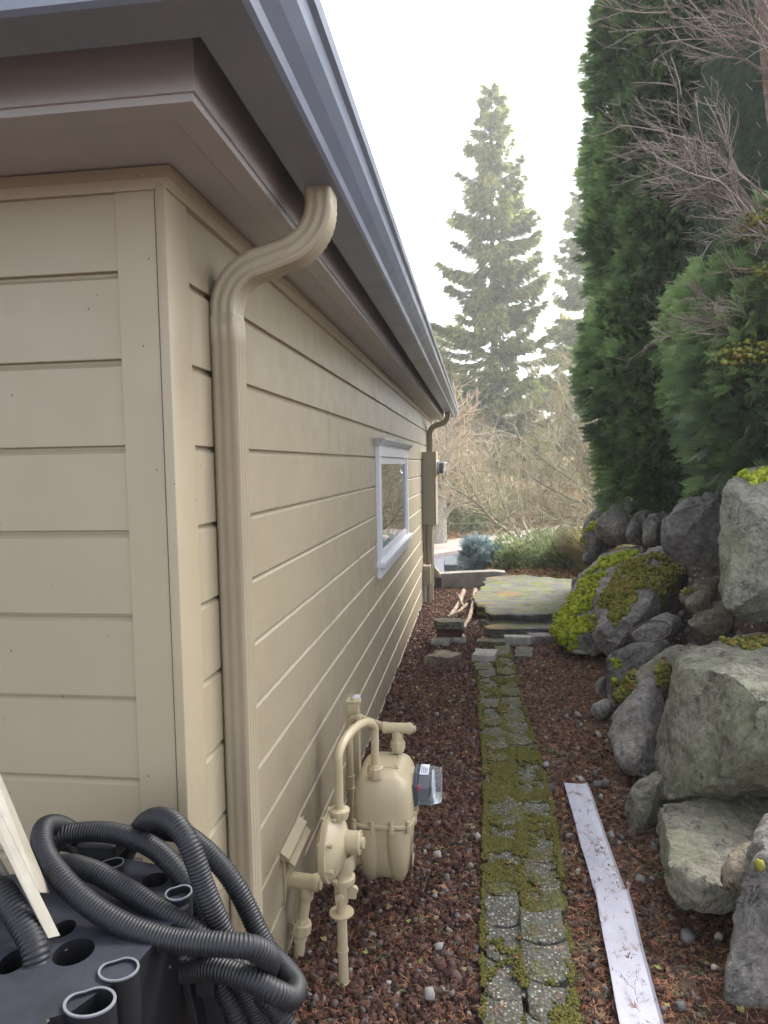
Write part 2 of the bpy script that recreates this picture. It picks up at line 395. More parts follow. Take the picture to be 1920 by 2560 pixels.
# ------------------------------------------------------------------ the ground
def sst(a, b, x): t = min(1, max(0, (x-a)/(b-a))); return t*t*(3-2*t)
def height(x, y):
    n1 = noise.noise(Vector((x*3, y*3, 1)))*.012
    edge = 1.02+.30*sst(2.2, 4.2, y)+.16*sst(5, 7, y)
    b = sst(edge+.02, edge+.55, x)*(.62+.5*sst(2.5, 5, y))+sst(edge+.5, edge+2.2, x)*.35
    b *= 1-sst(7.6, 9.6, y)*.75
    b *= sst(-2.5, 1.2, y) if y < 1.2 else 1
    z = b+n1
    drop = sst(11.5, 17.5, y) if x > .1 else sst(8.95, 10.6, y)
    if .1 >= x > -.6: drop = max(drop, sst(8.95, 10.6, y)*sst(.1, -.2, x)) if x > -.2 else drop
    z = z*(1-drop)-2.05*drop
    s = y-1.25*x
    if y > 20: z += sst(33.5, 46, s)*1.5+sst(44, 95, s)*7+sst(34, 36, s)*noise.noise(Vector((x*.3, y*.3, 4)))*.3
    return z
def grid(name, xs, ys, mat, hf=height):
    nx, ny = len(xs), len(ys)
    V = [(x, y, hf(x, y)) for y in ys for x in xs]
    a = np.arange(nx*ny).reshape(ny, nx); q = np.stack([a[:-1, :-1], a[:-1, 1:], a[1:, 1:], a[1:, :-1]], -1).reshape(-1, 4)
    F = np.concatenate([q[:, [0, 1, 2]], q[:, [0, 2, 3]]]); o = np_mesh(name, np.array(V), F, mat, None, None, True); return o
xs = np.concatenate([np.linspace(-140, -8, 24), np.linspace(-7.2, -1, 12), np.arange(-.8, 3.4, .05), np.linspace(3.6, 9, 14), np.linspace(10, 160, 34)])
ys = np.concatenate([np.linspace(-40, -1, 14), np.arange(-.5, 9.6, .06), np.linspace(9.8, 20, 30), np.linspace(21, 60, 50), np.linspace(63, 320, 30)])
ga = N('ground_cover')
def ground_material():
    n = ga; f = n.noise(60, 6, .75); a = n.noise(.5, 6, .7, .5); g = n.noise(9, 7, .75)
    near = n.ramp(f, [(.3, (.035, .022, .019)), (.5, (.085, .052, .043)), (.7, (.17, .105, .08))])
    pale = n.noise(5, 6, .7, .3, None, 13)
    near = n.mix(n.ramp(pale, [(.5, 0.0), (.62, .7)]), near, n.ramp(f, [(.3, (.11, .085, .075)), (.7, (.27, .23, .205))]))
    far = n.ramp(a, [(.35, (.13, .15, .04)), (.47, (.25, .22, .08)), (.55, (.36, .22, .11)), (.72, (.22, .13, .08))])
    far = n.mix(.7, far, n.ramp(g, [(.3, .2), (.5, .5), (.72, .9)]), 'OVERLAY')
    sx = n.t.nodes.new('ShaderNodeSeparateXYZ'); n.lk(n.tc.outputs['Object'], sx.inputs[0])
    k = n.ramp(n.math('MULTIPLY', sx.outputs[1], .05), [(.5, 0.0), (.75, 1.0)])
    n.bump(f, .9, .02); return n.fin(n.mix(k, near, far), .95, .1)
kind(grid('ground', xs, ys, ground_material()), 'structure')
# road and pavement beyond the garden, running diagonally; they follow the low ground 
def ribbon(name, s0, s1, dz, mat, x0=-60, x1=70, nx=60, thick=None):
    V, F = [], []
    for i in range(nx+1):
        x = x0+(x1-x0)*i/nx
        for s in (s0, s1):
            V.append((x, s+1.25*x*(1 if x > -8 else 1), -2.05+dz))
    for i in range(nx): F += [(2*i, 2*i+2, 2*i+3), (2*i, 2*i+3, 2*i+1)]
    return kind(np_mesh(name, np.array(V), np.array(F), mat), 'structure')
ribbon('road', 15.5, 29.2, .02, 'asphalt')
M['bounce_slab'] = plain('bounce_slab_surface', (.46, .44, .40), .9, .2, 0, .12, 1.5, .1)
b = MB(); b.box(-14, -16, -.10, 6, .55, -.015); kind(b.build('bounce_slab', 'bounce_slab'), 'structure')  # added unseen pale slab behind camera, bounces light onto front wall and eave
kb = MB()
for i in range(40):
    x = -40+i*2.0
    kb.add([(x, 29.2+1.25*x, -2.1), (x+2, 29.2+1.25*(x+2), -2.1), (x+2, 29.5+1.25*(x+2), -2.1), (x, 29.5+1.25*x, -2.1),
            (x, 29.2+1.25*x, -1.91), (x+2, 29.2+1.25*(x+2), -1.91), (x+2, 29.5+1.25*(x+2), -1.91), (x, 29.5+1.25*x, -1.91)],
           [(3, 2, 1, 0), (4, 5, 6, 7), (0, 1, 5, 4), (1, 2, 6, 5), (2, 3, 7, 6), (3, 0, 4, 7)])
kind(kb.build('kerb', 'walk'), 'structure')
ribbon('pavement', 29.5, 34.0, .13, 'walk')

# ------------------------------------------------------------------ the house
WX, FY, ENDY, LEFTX = -.609, 1.368, 9.62, -7.0
house = thing('house', 'beige house with shiplap siding, grey gutters and a low eave along the gravel path', 'house', (-3.8, 5.4, 0))
def siding_profile(ztop):
    z0, c = 1.940-11*.1744, .1744; pr = [(0, -.10)]
    k = 0
    while True:
        z = z0+k*c
        if z > ztop: break
        # bevel faces up under a square shadow gap
        pr += [(0, z-.0085), (-.0120, z+.0010), (-.0125, z+.0068), (-.001, z+.0073)]
        pr += [(0, z+.0088)]
        k += 1
    pr.append((0, ztop)); return pr
def wall_along_y(mb, pr, x, y0, y1): mb.loft([[(x+o, y0, z) for o, z in pr], [(x+o, y1, z) for o, z in pr]], False, False)
def wall_along_x(mb, pr, y, x0, x1): mb.loft([[(x0, y-o, z) for o, z in pr], [(x1, y-o, z) for o, z in pr]], False, False)
pr = siding_profile(2.14)
sw = MB(); wall_along_y(sw, pr, WX, FY+.004, ENDY)
for (y, z0, z1) in ((2.895, 1.60, 1.764), (6.6, 1.25, 1.416), (3.6, .905, 1.066), (5.3, .38, .543)):    # butt joints
    sw.box(WX-.004, y-.0012, z0, WX+.0006, y+.0012, z1)
sw.build('side_wall', 'siding', house)
fw_ = MB(); wall_along_x(fw_, pr, FY, LEFTX, WX-.004); fw_.build('front_wall', 'siding', house)
bw = MB(); bw.box(LEFTX, ENDY-.01, -.1, WX-.002, ENDY+.01, 2.2); bw.box(LEFTX-.01, FY, -.1, LEFTX+.01, ENDY, 2.2); bw.build('end_wall', 'siding', house)
cb = MB(); cb.box(-.709, FY-.004, -.1, -.6265, FY+.01, 2.139); cb.build('corner_board', 'trim', house, False, .0012)
cb = MB(); cb.box(-.6240, FY-.010, -.1, -.6015, FY+.101, 2.139); cb.build('corner_board', 'trim', house, True, .0045)
cb = MB(); cb.box(WX-.003, ENDY-.10, -.1, WX+.006, ENDY+.018, 2.139); cb.build('corner_board', 'trim', house, False, .001)
def eave(mb, prof, closed=True, ex=.083):
    """sweeps (distance beyond the wall, z) round the front corner"""
    r = [[], [], []]
    for d, z in prof:
        r[0].append((WX+d, ENDY+.06, z)); r[1].append((WX+d, FY-ex-d, z)); r[2].append((LEFTX-.4, FY-ex-d, z))
    mb.loft(r, closed, closed)
fz = MB(); r0 = [(0, 2.137), (0, 2.095), (.012, 2.098), (.016, 2.118), (.024, 2.124), (.024, 2.137)]
fz.loft([[(WX+d, ENDY, z) for d, z in r0], [(WX+d, FY+.004-d, z) for d, z in r0], [(LEFTX, FY+.004-d, z) for d, z in r0]]); fz.build('frieze_moulding', 'trim', house)
sf = MB(); eave(sf, [(-.09, 2.140), (.104, 2.140), (.106, 2.146), (.109, 2.146), (.110, 2.134), (.166, 2.132), (.166, 2.20), (-.09, 2.20)]); sf.build('soffit', 'soffit', house)
fs = MB(); eave(fs, [(.1665, 2.145), (.172, 2.145), (.172, 2.305), (.1665, 2.305)]); fs.build('fascia', 'soffit', house)
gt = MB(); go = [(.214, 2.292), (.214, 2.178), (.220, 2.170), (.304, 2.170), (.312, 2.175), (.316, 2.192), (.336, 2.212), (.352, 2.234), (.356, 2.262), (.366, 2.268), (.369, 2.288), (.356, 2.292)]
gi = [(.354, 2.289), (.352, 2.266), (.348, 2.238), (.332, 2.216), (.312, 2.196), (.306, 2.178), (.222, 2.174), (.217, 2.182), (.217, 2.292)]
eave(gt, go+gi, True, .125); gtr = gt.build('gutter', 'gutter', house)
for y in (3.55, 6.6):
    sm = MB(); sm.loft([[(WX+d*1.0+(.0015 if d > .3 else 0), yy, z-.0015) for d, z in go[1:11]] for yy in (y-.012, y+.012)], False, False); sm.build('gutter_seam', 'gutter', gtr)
for k in range(10):
    y = 1.55+k*.85; hg = MB(); hg.box(WX+.168, y-.012, 2.283, WX+.358, y+.012, 2.287); hg.build('gutter_hanger', 'steel', house)
rf = MB(); eave(rf, [(.262, 2.297), (.268, 2.303), (.268, 2.312), (-4.0, 3.75), (-4.0, 3.70), (.16, 2.306)]); rf.build('roof', 'roof', house)

def flute(w_, d_):
    """cross-section of a fluted rectangular downspout: a = off the wall, b = along it"""
    pts = []
    cs = [(-d_/2, -w_/2), (d_/2, -w_/2), (d_/2, w_/2), (-d_/2, w_/2)]
    for i in range(4):
        a, b = Vector(cs[i]), Vector(cs[(i+1) % 4]); d = b-a; nrm = Vector((d.y, -d.x)).normalized(); L = d.length; k = 3 if L > .07 else 2
        pts.append(a+d.normalized()*.006+nrm*-.0005)
        for j in range(k):
            c = (j+.5)/k; h = .5/k*.62
            for t, dep in ((c-h, 0), (c-h*.5, .0016), (c+h*.5, .0016), (c+h, 0)):
                pts.append(a+d.normalized()*(.009+t*(L-.018))-nrm*dep)
        pts.append(b-d.normalized()*.006-nrm*.0005)
    return pts
def downspout(name, y, path, parent, w_=.078, d_=.062):
    P = [Vector((p[0], y, p[1])) for p in path]; mb = MB(); prof = flute(w_, d_); rings = []
    for i, p in enumerate(P):
        t = (P[min(i+1, len(P)-1)]-P[max(i-1, 0)]).normalized(); nrm = Vector((-t.z, 0, t.x)); sc = path[i][2] if len(path[i]) > 2 else 1
        rings.append([p+nrm*(-q.x*sc if False else q.x*sc)+Vector((0, q.y*sc, 0)) for q in prof])
    mb.loft(rings, True); return mb.build(name, 'spout', parent, True)
def elbow_path(x_top, z_top, x_wall, z_wall, bottom, n=22):
    """gutter outlet, crimped bend, slanted run, crimped bend, straight pipe down the wall"""
    a0 = Vector((x_top, z_top)); out = [(a0.x, a0.y), (a0.x, a0.y-.04)]
    ang = math.radians(73); r = .108
    p = Vector((a0.x, a0.y-.045))
    for k in range(n+1):            # bend from straight down toward the wall
        t = ang*k/n; q = p+Vector((-r*(1-math.cos(t)), -r*math.sin(t)))
        out.append((q.x, q.y, 1.008 if k % 2 else .965))
    d = Vector((-math.sin(ang), -math.cos(ang)))
    e = Vector((out[-1][0], out[-1][1])); rem = (e.x-x_wall)-r*(1-math.cos(ang)); L = rem/math.sin(ang)
    s = e+d*L; out.append((s.x, s.y, 1.0))
    for k in range(1, n+1):
        t = ang*(1-k/n); q = Vector((x_wall+r*(1-math.cos(t)), 0)); 
        q.y = s.y-(r*math.sin(ang)-r*math.sin(t)); out.append((q.x, q.y, 1.008 if k % 2 else .965))
    zb = out[-1][1]; out += [(x_wall, zb-.012, .99), (x_wall, zb-.014, 1.035), (x_wall, zb-.075, 1.035), (x_wall, zb-.077, 1.0), (x_wall, bottom)]
    return out, zb
pth, zb = elbow_path(-.347, 2.185, -.577, 0, .02)
ds = downspout('downspout', 1.625, pth, house)
st = MB(); st.box(-.609, 1.655, zb-.075, -.560, 1.692, zb-.045); st.lathe((-.585, 1.685, zb-.06), (0, 1, 0), [(0, .006), (.006, .006), (.009, .003)], 8); st.build('strap', 'spout', ds)
pth, zb = elbow_path(-.352, 2.185, -.575, 0, .34)
e2 = [(-.575, .34), (-.572, .30), (-.560, .26, .97), (-.545, .235, 1.0), (-.528, .215, .97), (-.512, .20, 1), (-.500, .17, .97), (-.492, .13)]
ds2 = downspout('downspout', 8.75, pth[:-1]+e2, house, .085, .064)
bt = MB(); bt.loft([[(-.492+sx*a, 8.75+sy*a, z) for sx, sy in ((-.036, -.045), (.036, -.045), (.036, .045), (-.036, .045))] for z, a in ((.145, 1.0), (.06, 1.03), (.0, .95))]); bt.build('drain_boot', 'grey_plastic', ds2, False, .004)

# window
win = MB(); X = WX
def wbox(x0, x1, y0, y1, z0, z1): return (X+x0, y0, z0, X+x1, y1, z1)
wy0, wy1, cw = 4.25, 6.05, .095
wf = MB(); wf.box(*wbox(-.005, .022, wy0, wy0+cw, .955, 1.60)); wf.box(*wbox(-.005, .022, wy1-cw, wy1, .955, 1.60)); wf.box(*wbox(-.005, .024, wy0, wy1, 1.60, 1.665))
window = wf.build('window', 'white', house, False, .002)
hd = MB(); hp = [(0, 1.663), (.026, 1.663), (.030, 1.672), (.040, 1.678), (.052, 1.692), (.062, 1.700), (.066, 1.712), (0, 1.712)]
hd.loft([[(X+d, wy0-.012-d*.6, z) for d, z in hp], [(X+d, wy1+.012+d*.6, z) for d, z in hp]]); hd.build('head_moulding', 'white', window, False, .001)
si = MB(); si.box(*wbox(-.005, .052, wy0-.03, wy1+.03, .925, .957)); si.box(*wbox(-.005, .022, wy0-.01, wy1+.01, .855, .9245)); si.build('sill', 'white', window, False, .003)
fr = MB(); a0, a1, b0, b1 = wy0+cw, wy1-cw, .958, 1.598
for q in (wbox(-.004, .014, a0, a0+.045, b0, b1), wbox(-.004, .014, a1-.045, a1, b0, b1), wbox(-.004, .0135, a0+.045, a1-.045, b1-.045, b1), wbox(-.004, .0135, a0+.045, a1-.045, b0, b0+.05)): fr.box(*q)
fr.build('frame', 'white', window, False, .002)
pn = MB(); pn.box(*wbox(.0005, .004, a0+.04, a1-.04, b0+.045, b1-.04)); pn.build('pane', 'pane', window)

# white drip flashings and mounting block where the pipes meet the wall
fl = MB(); fl.add([(WX, 2.03, .372), (WX+.028, 2.03, .352), (WX+.028, 2.26, .352), (WX, 2.26, .372), (WX, 2.03, .345), (WX+.028, 2.03, .345), (WX+.028, 2.26, .345), (WX, 2.26, .345)],
                  [(0, 1, 2, 3), (7, 6, 5, 4), (0, 4, 5, 1), (3, 2, 6, 7), (1, 5, 6, 2), (0, 3, 7, 4)])
fl.box(WX, 2.05, .20, WX+.006, 2.31, .344); fl.add([(WX+.006, 2.07, .33), (WX+.034, 2.07, .306), (WX+.034, 2.29, .306), (WX+.006, 2.29, .33), (WX+.006, 2.07, .322), (WX+.033, 2.07, .300), (WX+.033, 2.29, .300), (WX+.006, 2.29, .322)],
                  [(0, 1, 2, 3), (7, 6, 5, 4), (0, 4, 5, 1), (3, 2, 6, 7), (1, 5, 6, 2), (0, 3, 7, 4)])
fl.build('flashing', 'trim', house)
fl = MB(); fl.box(WX, 3.22, .18, WX+.014, 3.37, .40); fl.box(WX, 3.215, .4005, WX+.03, 3.375, .423); fl.build('mounting_block', 'white', house, False, .002)

# ------------------------------------------------------------------ electric meter cabinet
PX, PY = WX, 7.875
em = thing('electric_meter', 'tall beige electric meter cabinet with round glass meter, on the wall past the window', 'meter', (-.54, 8.05, 0))
b = MB(); b.box(PX, PY, .868, PX+.135, PY+.36, 1.682); b.build('cabinet', 'spout', em, False, .004)
b = MB(); b.box(PX+.1355, PY-.006, 1.40, PX+.158, PY+.366, 1.688); b.box(PX+.1355, PY-.004, .86, PX+.150, PY+.364, 1.396); b.build('cover', 'spout', em, False, .004)
for rr, nm in ((.036, 'knockout'), (.022, 'knockout')):
    b = MB(); b.lathe((PX+.066, PY+.0005, .958), (0, -1, 0), [(0, rr), (.003, rr), (.003, rr-.007), (0, rr-.007)], 24); b.build(nm, 'spout', em, True)
b = MB(); b.lathe((PX+.158, PY+.18, 1.505), (1, 0, 0), [(0, .088), (.022, .088), (.024, .080)], 28); b.build('meter_ring', 'steel', em, True)
b = MB(); b.lathe((PX+.182, PY+.18, 1.505), (1, 0, 0), [(0, .074), (.070, .070), (.082, .060), (.084, .001)], 28); b.build('meter_glass', 'clear', em, True)
b = MB(); b.lathe((PX+.184, PY+.18, 1.505), (1, 0, 0), [(0, .058), (.045, .058), (.046, .001)], 20); b.build('meter_dial', 'grey_plastic', em, True)
b = MB(); b.tube([(PX+.064, PY+.07, .866), (PX+.064, PY+.07, -.04)], .043, 20); b.lathe((PX+.064, PY+.07, .826), (0, 0, 1), [(0, .049), (.038, .049)], 20); b.build('conduit', 'spout', em, True)
b = MB(); b.tube([(PX+.014, PY+.03, .43), (PX+.014, PY+.03, .87)], .012, 10); b.build('cable', 'spout', em, True)
pb = thing('phone_box', 'small beige junction box low on the wall under the meter cabinet', 'junction box', (-.56, 7.80, 0))
b = MB(); b.box(PX, PY-.13, .212, PX+.072, PY-.02, .425); b.box(PX+.0725, PY-.135, .218, PX+.088, PY-.015, .431); b.build('box', 'spout', pb, False, .004)
b = MB(); b.tube([(PX+.024, PY-.08, .2115), (PX+.024, PY-.08, .06), (PX+.020, PY-.08, -.04)], .017, 12); b.build('conduit', 'white', pb, True)
b = MB(); b.tube([(PX+.066, PY-.07, .2115), (PX+.066, PY-.07, -.04)], .022, 12); b.build('pipe', 'spout', pb, True)

# ------------------------------------------------------------------ gas meter
gm = thing('gas_meter', 'beige painted gas meter with clear dial cover and regulator beside the wall', 'gas meter', (-.36, 2.3, 0))
# body: upper half-shell, lower pair of bellows cases
def supers(cx, cy, hx, hy, z, e=.42, n=28):
    out = []
    for k in range(n):
        t = 2*PI*k/n; c, s_ = math.cos(t), math.sin(t)
        out.append((cx+hx*math.copysign(abs(c)**e, c), cy+hy*math.copysign(abs(s_)**e, s_), z))
    return out
BX, BY = -.325, 2.375
up_ = MB(); up_.loft([supers(BX, BY, *q) for q in ((.103, .141, .365), (.103, .141, .405), (.100, .138, .440), (.093, .132, .478), (.082, .122, .500), (.066, .104, .513), (.030, .06, .518))]); up_.build('upper_case', 'meterpaint', gm, True)
fl = MB(); fl.loft([supers(BX, BY, *q) for q in ((.106, .144, .352), (.110, .148, .355), (.110, .148, .364), (.106, .144, .3665))]); fl.build('flange', 'meterpaint', gm, True)
lo = MB()
lo.loft([supers(BX, BY, a, c, z, .55) for a, c, z in ((.020, .03, .128), (.044, .062, .140), (.070, .098, .172), (.088, .122, .235), (.098, .134, .300), (.101, .140, .353))])
for cx_ in (-.372, -.278):
    lo.loft([supers(cx_, BY-.012, a, c, z, .7) for a, c, z in ((.010, .03, .118), (.022, .060, .136), (.034, .094, .172), (.043, .122, .235), (.048, .136, .300), (.049, .140, .350))])
lo.box(BX-.018, BY-.115, .255, BX+.018, BY+.115, .353); lower = lo.build('lower_case', 'meterpaint', gm, True)
for k, (ax, ay) in enumerate([(-.09, -.137), (-.03, -.145), (.035, -.145), (.09, -.135), (.103, -.07), (.103, 0), (.103, .07), (-.103, 0), (0, .145)]):
    bo = MB(); bo.lathe((BX+ax, BY+ay, .340), (0, 0, 1), [(0, .008), (.012, .008), (.012, .010), (.028, .010), (.028, .007), (.040, .007), (.041, .003)], 8); bo.build('flange_bolt', 'meterpaint', gm, True)
em_ = MB(); em_.box(BX+.094, BY-.07, .19, BX+.097, BY-.055, .30); em_.box(BX+.094, BY-.0540, .19, BX+.0965, BY-.01, .205)
em_.build('casting_mark', 'meterpaint', lower)
tp = MB(); tp.box(BX-.045, BY-.045, .514, BX+.05, BY+.045, .523); tp.build('top_plate', 'meterpaint', gm, False, .003)
for ax, ay in ((-.036, -.036), (.041, -.036), (.041, .036), (-.036, .036)): sc_ = MB(); sc_.lathe((BX+ax, BY+ay, .523), (0, 0, 1), [(0, .006), (.004, .006), (.006, .002)], 8); sc_.build('plate_screw', 'meterpaint', gm, True)
# dial housing
ib = MB(); ib.loft([[(x_, BY-.055, .40), (x_, BY+.075, .40), (x_, BY+.075, .47), (x_, BY+.03, .495), (x_, BY-.02, .495), (x_, BY-.055, .47)] for x_ in (BX+.075, BX+.1)]); ib.build('dial_mount', 'meterpaint', gm, False, .004)
dx = BX+.1005
dk = MB(); dk.loft([[(x_, BY-.060*k, .393+.006*(1-k)), (x_, BY+.075*k, .393+.006*(1-k)), (x_, BY+.08*k, .465), (x_, BY+.045, .497), (x_, BY-.03, .497), (x_, BY-.065*k, .465)] for x_, k in ((dx, 1), (dx+.012, 1))]); dk.build('dial_base', 'grey_plastic', gm, False, .002)
cv = MB(); cv.loft([[(x_, BY+.008-.066*k, .397+.03*(1-k)), (x_, BY+.008+.066*k, .397+.03*(1-k)), (x_, BY+.008+.07*k, .462), (x_, BY+.008+.04*k, .494-.02*(1-k)), (x_, BY+.008-.04*k, .494-.02*(1-k)), (x_, BY+.008-.07*k, .462)] for x_, k in ((dx+.0125, 1), (dx+.055, .98), (dx+.088, .82), (dx+.094, .74))]); cv.build('dial_cover', 'clear', gm, False, .002)
di = MB(); di.box(dx+.014, BY-.042, .405, dx+.052, BY+.055, .455); di.build('dial_works', 'grey_plastic', gm, False, .003)
di = MB(); di.lathe((dx+.060, BY+.008, .44), (1, 0, 0), [(0, .045), (.004, .045), (.0045, .001)], 20); di.build('dial_face', 'label', gm)
di = MB(); di.box(dx+.014, BY-.052, .446, dx+.024, BY-.038, .461); di.build('red_clip', 'red', gm)
di = MB(); di.box(dx+.02, BY-.036, .4955, dx+.05, BY+.044, .497); lb = di.build('label_plate', 'label', gm)
di = MB()
for k in range(4): di.box(dx+.024+k*.006, BY-.028, .4974, dx+.027+k*.006, BY+.034-k*.008, .4980)
di.build('label_lines', 'labelink', lb)
# swivel joints, pipes
def pipe(path, r, name, extra=None, n=16):
    b = MB(); b.tube(path, r, n)
    for e in (extra or []): b.lathe(*e)
    return b.build(name, 'meterpaint', gm, True)
def hexnut(c, axis, r, h, name='swivel_nut'):
    b = MB(); b.lathe(c, axis, [(-.012, r*.8), (0, r*.86), (0, r), (h*.9, r), (h, r*.86), (h+.006, r*.8)], 8); return b.build(name, 'meterpaint', gm)
IN, OUT = (-.352, 2.272), (-.298, 2.478)
IN = (-.345, 2.265); OUT = (-.292, 2.462)
hexnut((IN[0], IN[1], .525), (0, 0, 1), .027, .026); hexnut((OUT[0], OUT[1], .535), (0, 0, 1), .027, .026)
RX, RY = -.412, 1.985
arch = [(RX, RY, .53)]+[(RX, RY, .53+.16*k/4) for k in range(1, 5)]
for k in range(1, 13):
    t = PI*k/12; f = (1-math.cos(t))/2; arch.append((RX+(IN[0]-RX)*f, RY+(IN[1]-RY)*f, .69+.058*math.sin(t)-.02*f))
arch += [(IN[0], IN[1], .60), (IN[0], IN[1], .55)]
pipe(spline(arch, .02), .0135, 'inlet_pipe')
pipe([(OUT[0], OUT[1], .555), (OUT[0], OUT[1], .606)], .0125, 'outlet_riser', [((OUT[0], OUT[1], .562), (0, 0, 1), [(0, .0195), (.012, .020), (.02, .0175)], ), ((OUT[0], OUT[1], .565), (0, 0, 1), [(0, .017), (.008, .017)])])
OZ = .608
pipe([(OUT[0]-.048, OUT[1], OZ), (OUT[0]+.042, OUT[1], OZ)], .0185, 'tee_fitting', [((OUT[0]-.052, OUT[1], OZ), (1, 0, 0), [(0, .021), (.013, .021)]), ((OUT[0]+.036, OUT[1], OZ), (1, 0, 0), [(0, .021), (.012, .021), (.012, .017), (.020, .017), (.020, .010), (.030, .010), (.031, .004)]), ((OUT[0], OUT[1], OZ-.034), (0, 0, 1), [(0, .021), (.012, .0205), (.02, .017), (.034, .0165)])])
WPX, WPY = -.487, 2.56
lat = [(OUT[0]-.045, OUT[1], OZ), (WPX+.075, WPY-.035, OZ), (WPX+.03, WPY-.008, OZ-.003), (WPX+.008, WPY, OZ-.015), (WPX, WPY, OZ-.04), (WPX, WPY, OZ-.10), (WPX, WPY, .36), (WPX, WPY, .20), (WPX, WPY, -.03)]
pipe(spline(lat, .015), .0145, 'outlet_pipe', [((WPX, WPY, OZ-.075), (0, 0, 1), [(0, .019), (.012, .019)]), ((WPX, WPY, .325), (0, 0, 1), [(0, .019), (.012, .019), (.014, .017), (.05, .017), (.05, .019), (.06, .019)]), ((WPX+.055, WPY-.028, OZ), (-1, .35, 0), [(0, .020), (.012, .020)])])
b = MB(); b.box(-.500, WPY+.03, -.03, -.455, WPY+.072, .645); b.box(-.506, WPY+.032, .645, -.449, WPY+.07, .657); b.lathe((-.478, WPY+.05, .657), (0, 0, 1), [(0, .009), (.008, .009)], 6); b.build('support_post', 'meterpaint', gm, False, .003)
# regulator
rg = MB(); rg.lathe((-.452, RY, .432), (1, -.05, 0), [(-.022, .02), (-.018, .055), (-.006, .088), (0, .094), (.002, .101), (.011, .101), (.0115, .104), (.020, .104), (.021, .098), (.034, .088), (.050, .062), (.060, .040), (.062, .034)], 36); rg.build('regulator', 'meterpaint', gm, True)
for k in range(8):
    t = 2*PI*(k+.4)/8; rb = MB(); rb.lathe((-.446, RY+.0985*math.cos(t)*0+.096*math.cos(t), .432+.096*math.sin(t)), (1, -.05, 0), [(-.012, .006), (-.004, .006), (-.004, .004), (.022, .004), (.022, .0065), (.031, .0065)], 6); rb.build('regulator_bolt', 'meterpaint', gm)
pipe([(-.397, RY-.003, .445), (-.352, RY-.006, .445)], .0325, 'regulator_cap', [((-.354, RY-.006, .445), (1, -.05, 0), [(0, .034), (.005, .033), (.006, .016), (.016, .016), (.017, .010)])], 20)
b = MB(); b.lathe((RX, RY, .515), (0, 0, 1), [(0, .026), (.012, .029), (.018, .031), (.026, .031), (.030, .018)], 10); b.build('regulator_collar', 'meterpaint', gm)
pipe(spline([(-.40, RY, .40), (-.395, RY, .372), (-.402, RY, .345), (RX, RY, .325)], .01), [.024]*0 or .024, 'regulator_elbow', [((-.405, RY, .318), (0, 0, 1), [(0, .034), (.008, .036), (.018, .036), (.020, .027), (.03, .026)])])
b = MB(); b.tube([(RX, RY, .32), (RX, RY, .255)], .021, 8); b.lathe((RX, RY-.02, .285), (0, -1, 0), [(0, .014), (.012, .014), (.013, .006)], 8); b.box(RX+.018, RY-.006, .270, RX+.045, RY+.006, .305); b.lathe((RX+.038, RY-.007, .296), (0, 1, 0), [(0, .013), (.014, .013)], 12); b.build('shutoff_valve', 'meterpaint', gm, False, .002)
pipe([(RX, RY, .255), (RX+.002, RY-.002, -.04)], .0155, 'riser_pipe', [((RX, RY, .222), (0, 0, 1), [(0, .036), (.004, .037), (.006, .018)]), ((RX, RY, .105), (0, 0, 1), [(0, .0185), (.006, .0185)]), ((RX, RY, .0), (0, 0, 1), [(0, .022), (.012, .022)])])
# stub from the wall: tee, union, drop into the ground
TX, TY, TZ = -.565, 2.10, .245
pipe([(WX+.001, TY, TZ), (-.507, TY-.01, TZ)], .024, 'wall_tee', [((WX+.001, TY, TZ), (1, 0, 0), [(0, .030), (.006, .030)]), ((-.522, TY-.008, TZ), (1, -.05, 0), [(0, .027), (.016, .027), (.016, .02), (.026, .02)])])
pipe([(-.545, TY-.005, TZ-.01), (-.548, TY-.006, TZ-.05)], .021, 'tee_branch', [((-.547, TY-.006, TZ-.055), (0, 0, 1), [(0, .0225), (.014, .0245)])])
pipe([(-.548, TY-.006, TZ-.05), (-.566, TY-.012, .085), (-.578, TY-.02, -.05)], .0175, 'drop_pipe')
b = MB(); ax = Vector((.018, .006, .12)).normalized(); c0 = Vector((-.566, TY-.012, .085)); b.lathe(c0-ax*.03, ax, [(0, .022), (.012, .022), (.013, .019), (.028, .02), (.028, .032), (.058, .032), (.060, .024), (.072, .022)], 8); b.build('union_nut', 'meterpaint', gm)

# ------------------------------------------------------------------ black plastic stand, hose, white pole
def zh(u, v): return u/2.127, 1880+v/2.127
def ah(u, v, Y): return at(*zh(u, v), Y)
def on_plane(u, v, z):
    d = FW + RT*((u-960)/FPX) + UP*((1280-v)/FPX); return Vector((0, 0, EYE)) + d*((z-EYE)/d.z)
DZ = .845
std = thing('plastic_stand', 'dusty black plastic stand with round holes and sockets under the coiled hose', 'plastic stand', (-.62, .98, 0))
def plate(outline, holes, z0, z1):
    bm = bmesh.new(); es = []
    def loop(pts):
        vs = [bm.verts.new((p[0], p[1], z1)) for p in pts]
        for i in range(len(vs)): es.append(bm.edges.new((vs[i], vs[(i+1) % len(vs)])))
    loop(outline)
    for h in holes: loop(h)
    bmesh.ops.triangle_fill(bm, use_beauty=True, use_dissolve=False, edges=es)
    r = bmesh.ops.extrude_face_region(bm, geom=bm.faces[:])
    for v in [g for g in r['geom'] if isinstance(g, bmesh.types.BMVert)]: v.co.z = z0
    bmesh.ops.recalc_face_normals(bm, faces=bm.faces); return bm
def circ(c, rx, ry, n=24, ph=0): return [(c[0]+rx*math.cos(2*PI*k/n+ph), c[1]+ry*math.sin(2*PI*k/n+ph)) for k in range(n)]
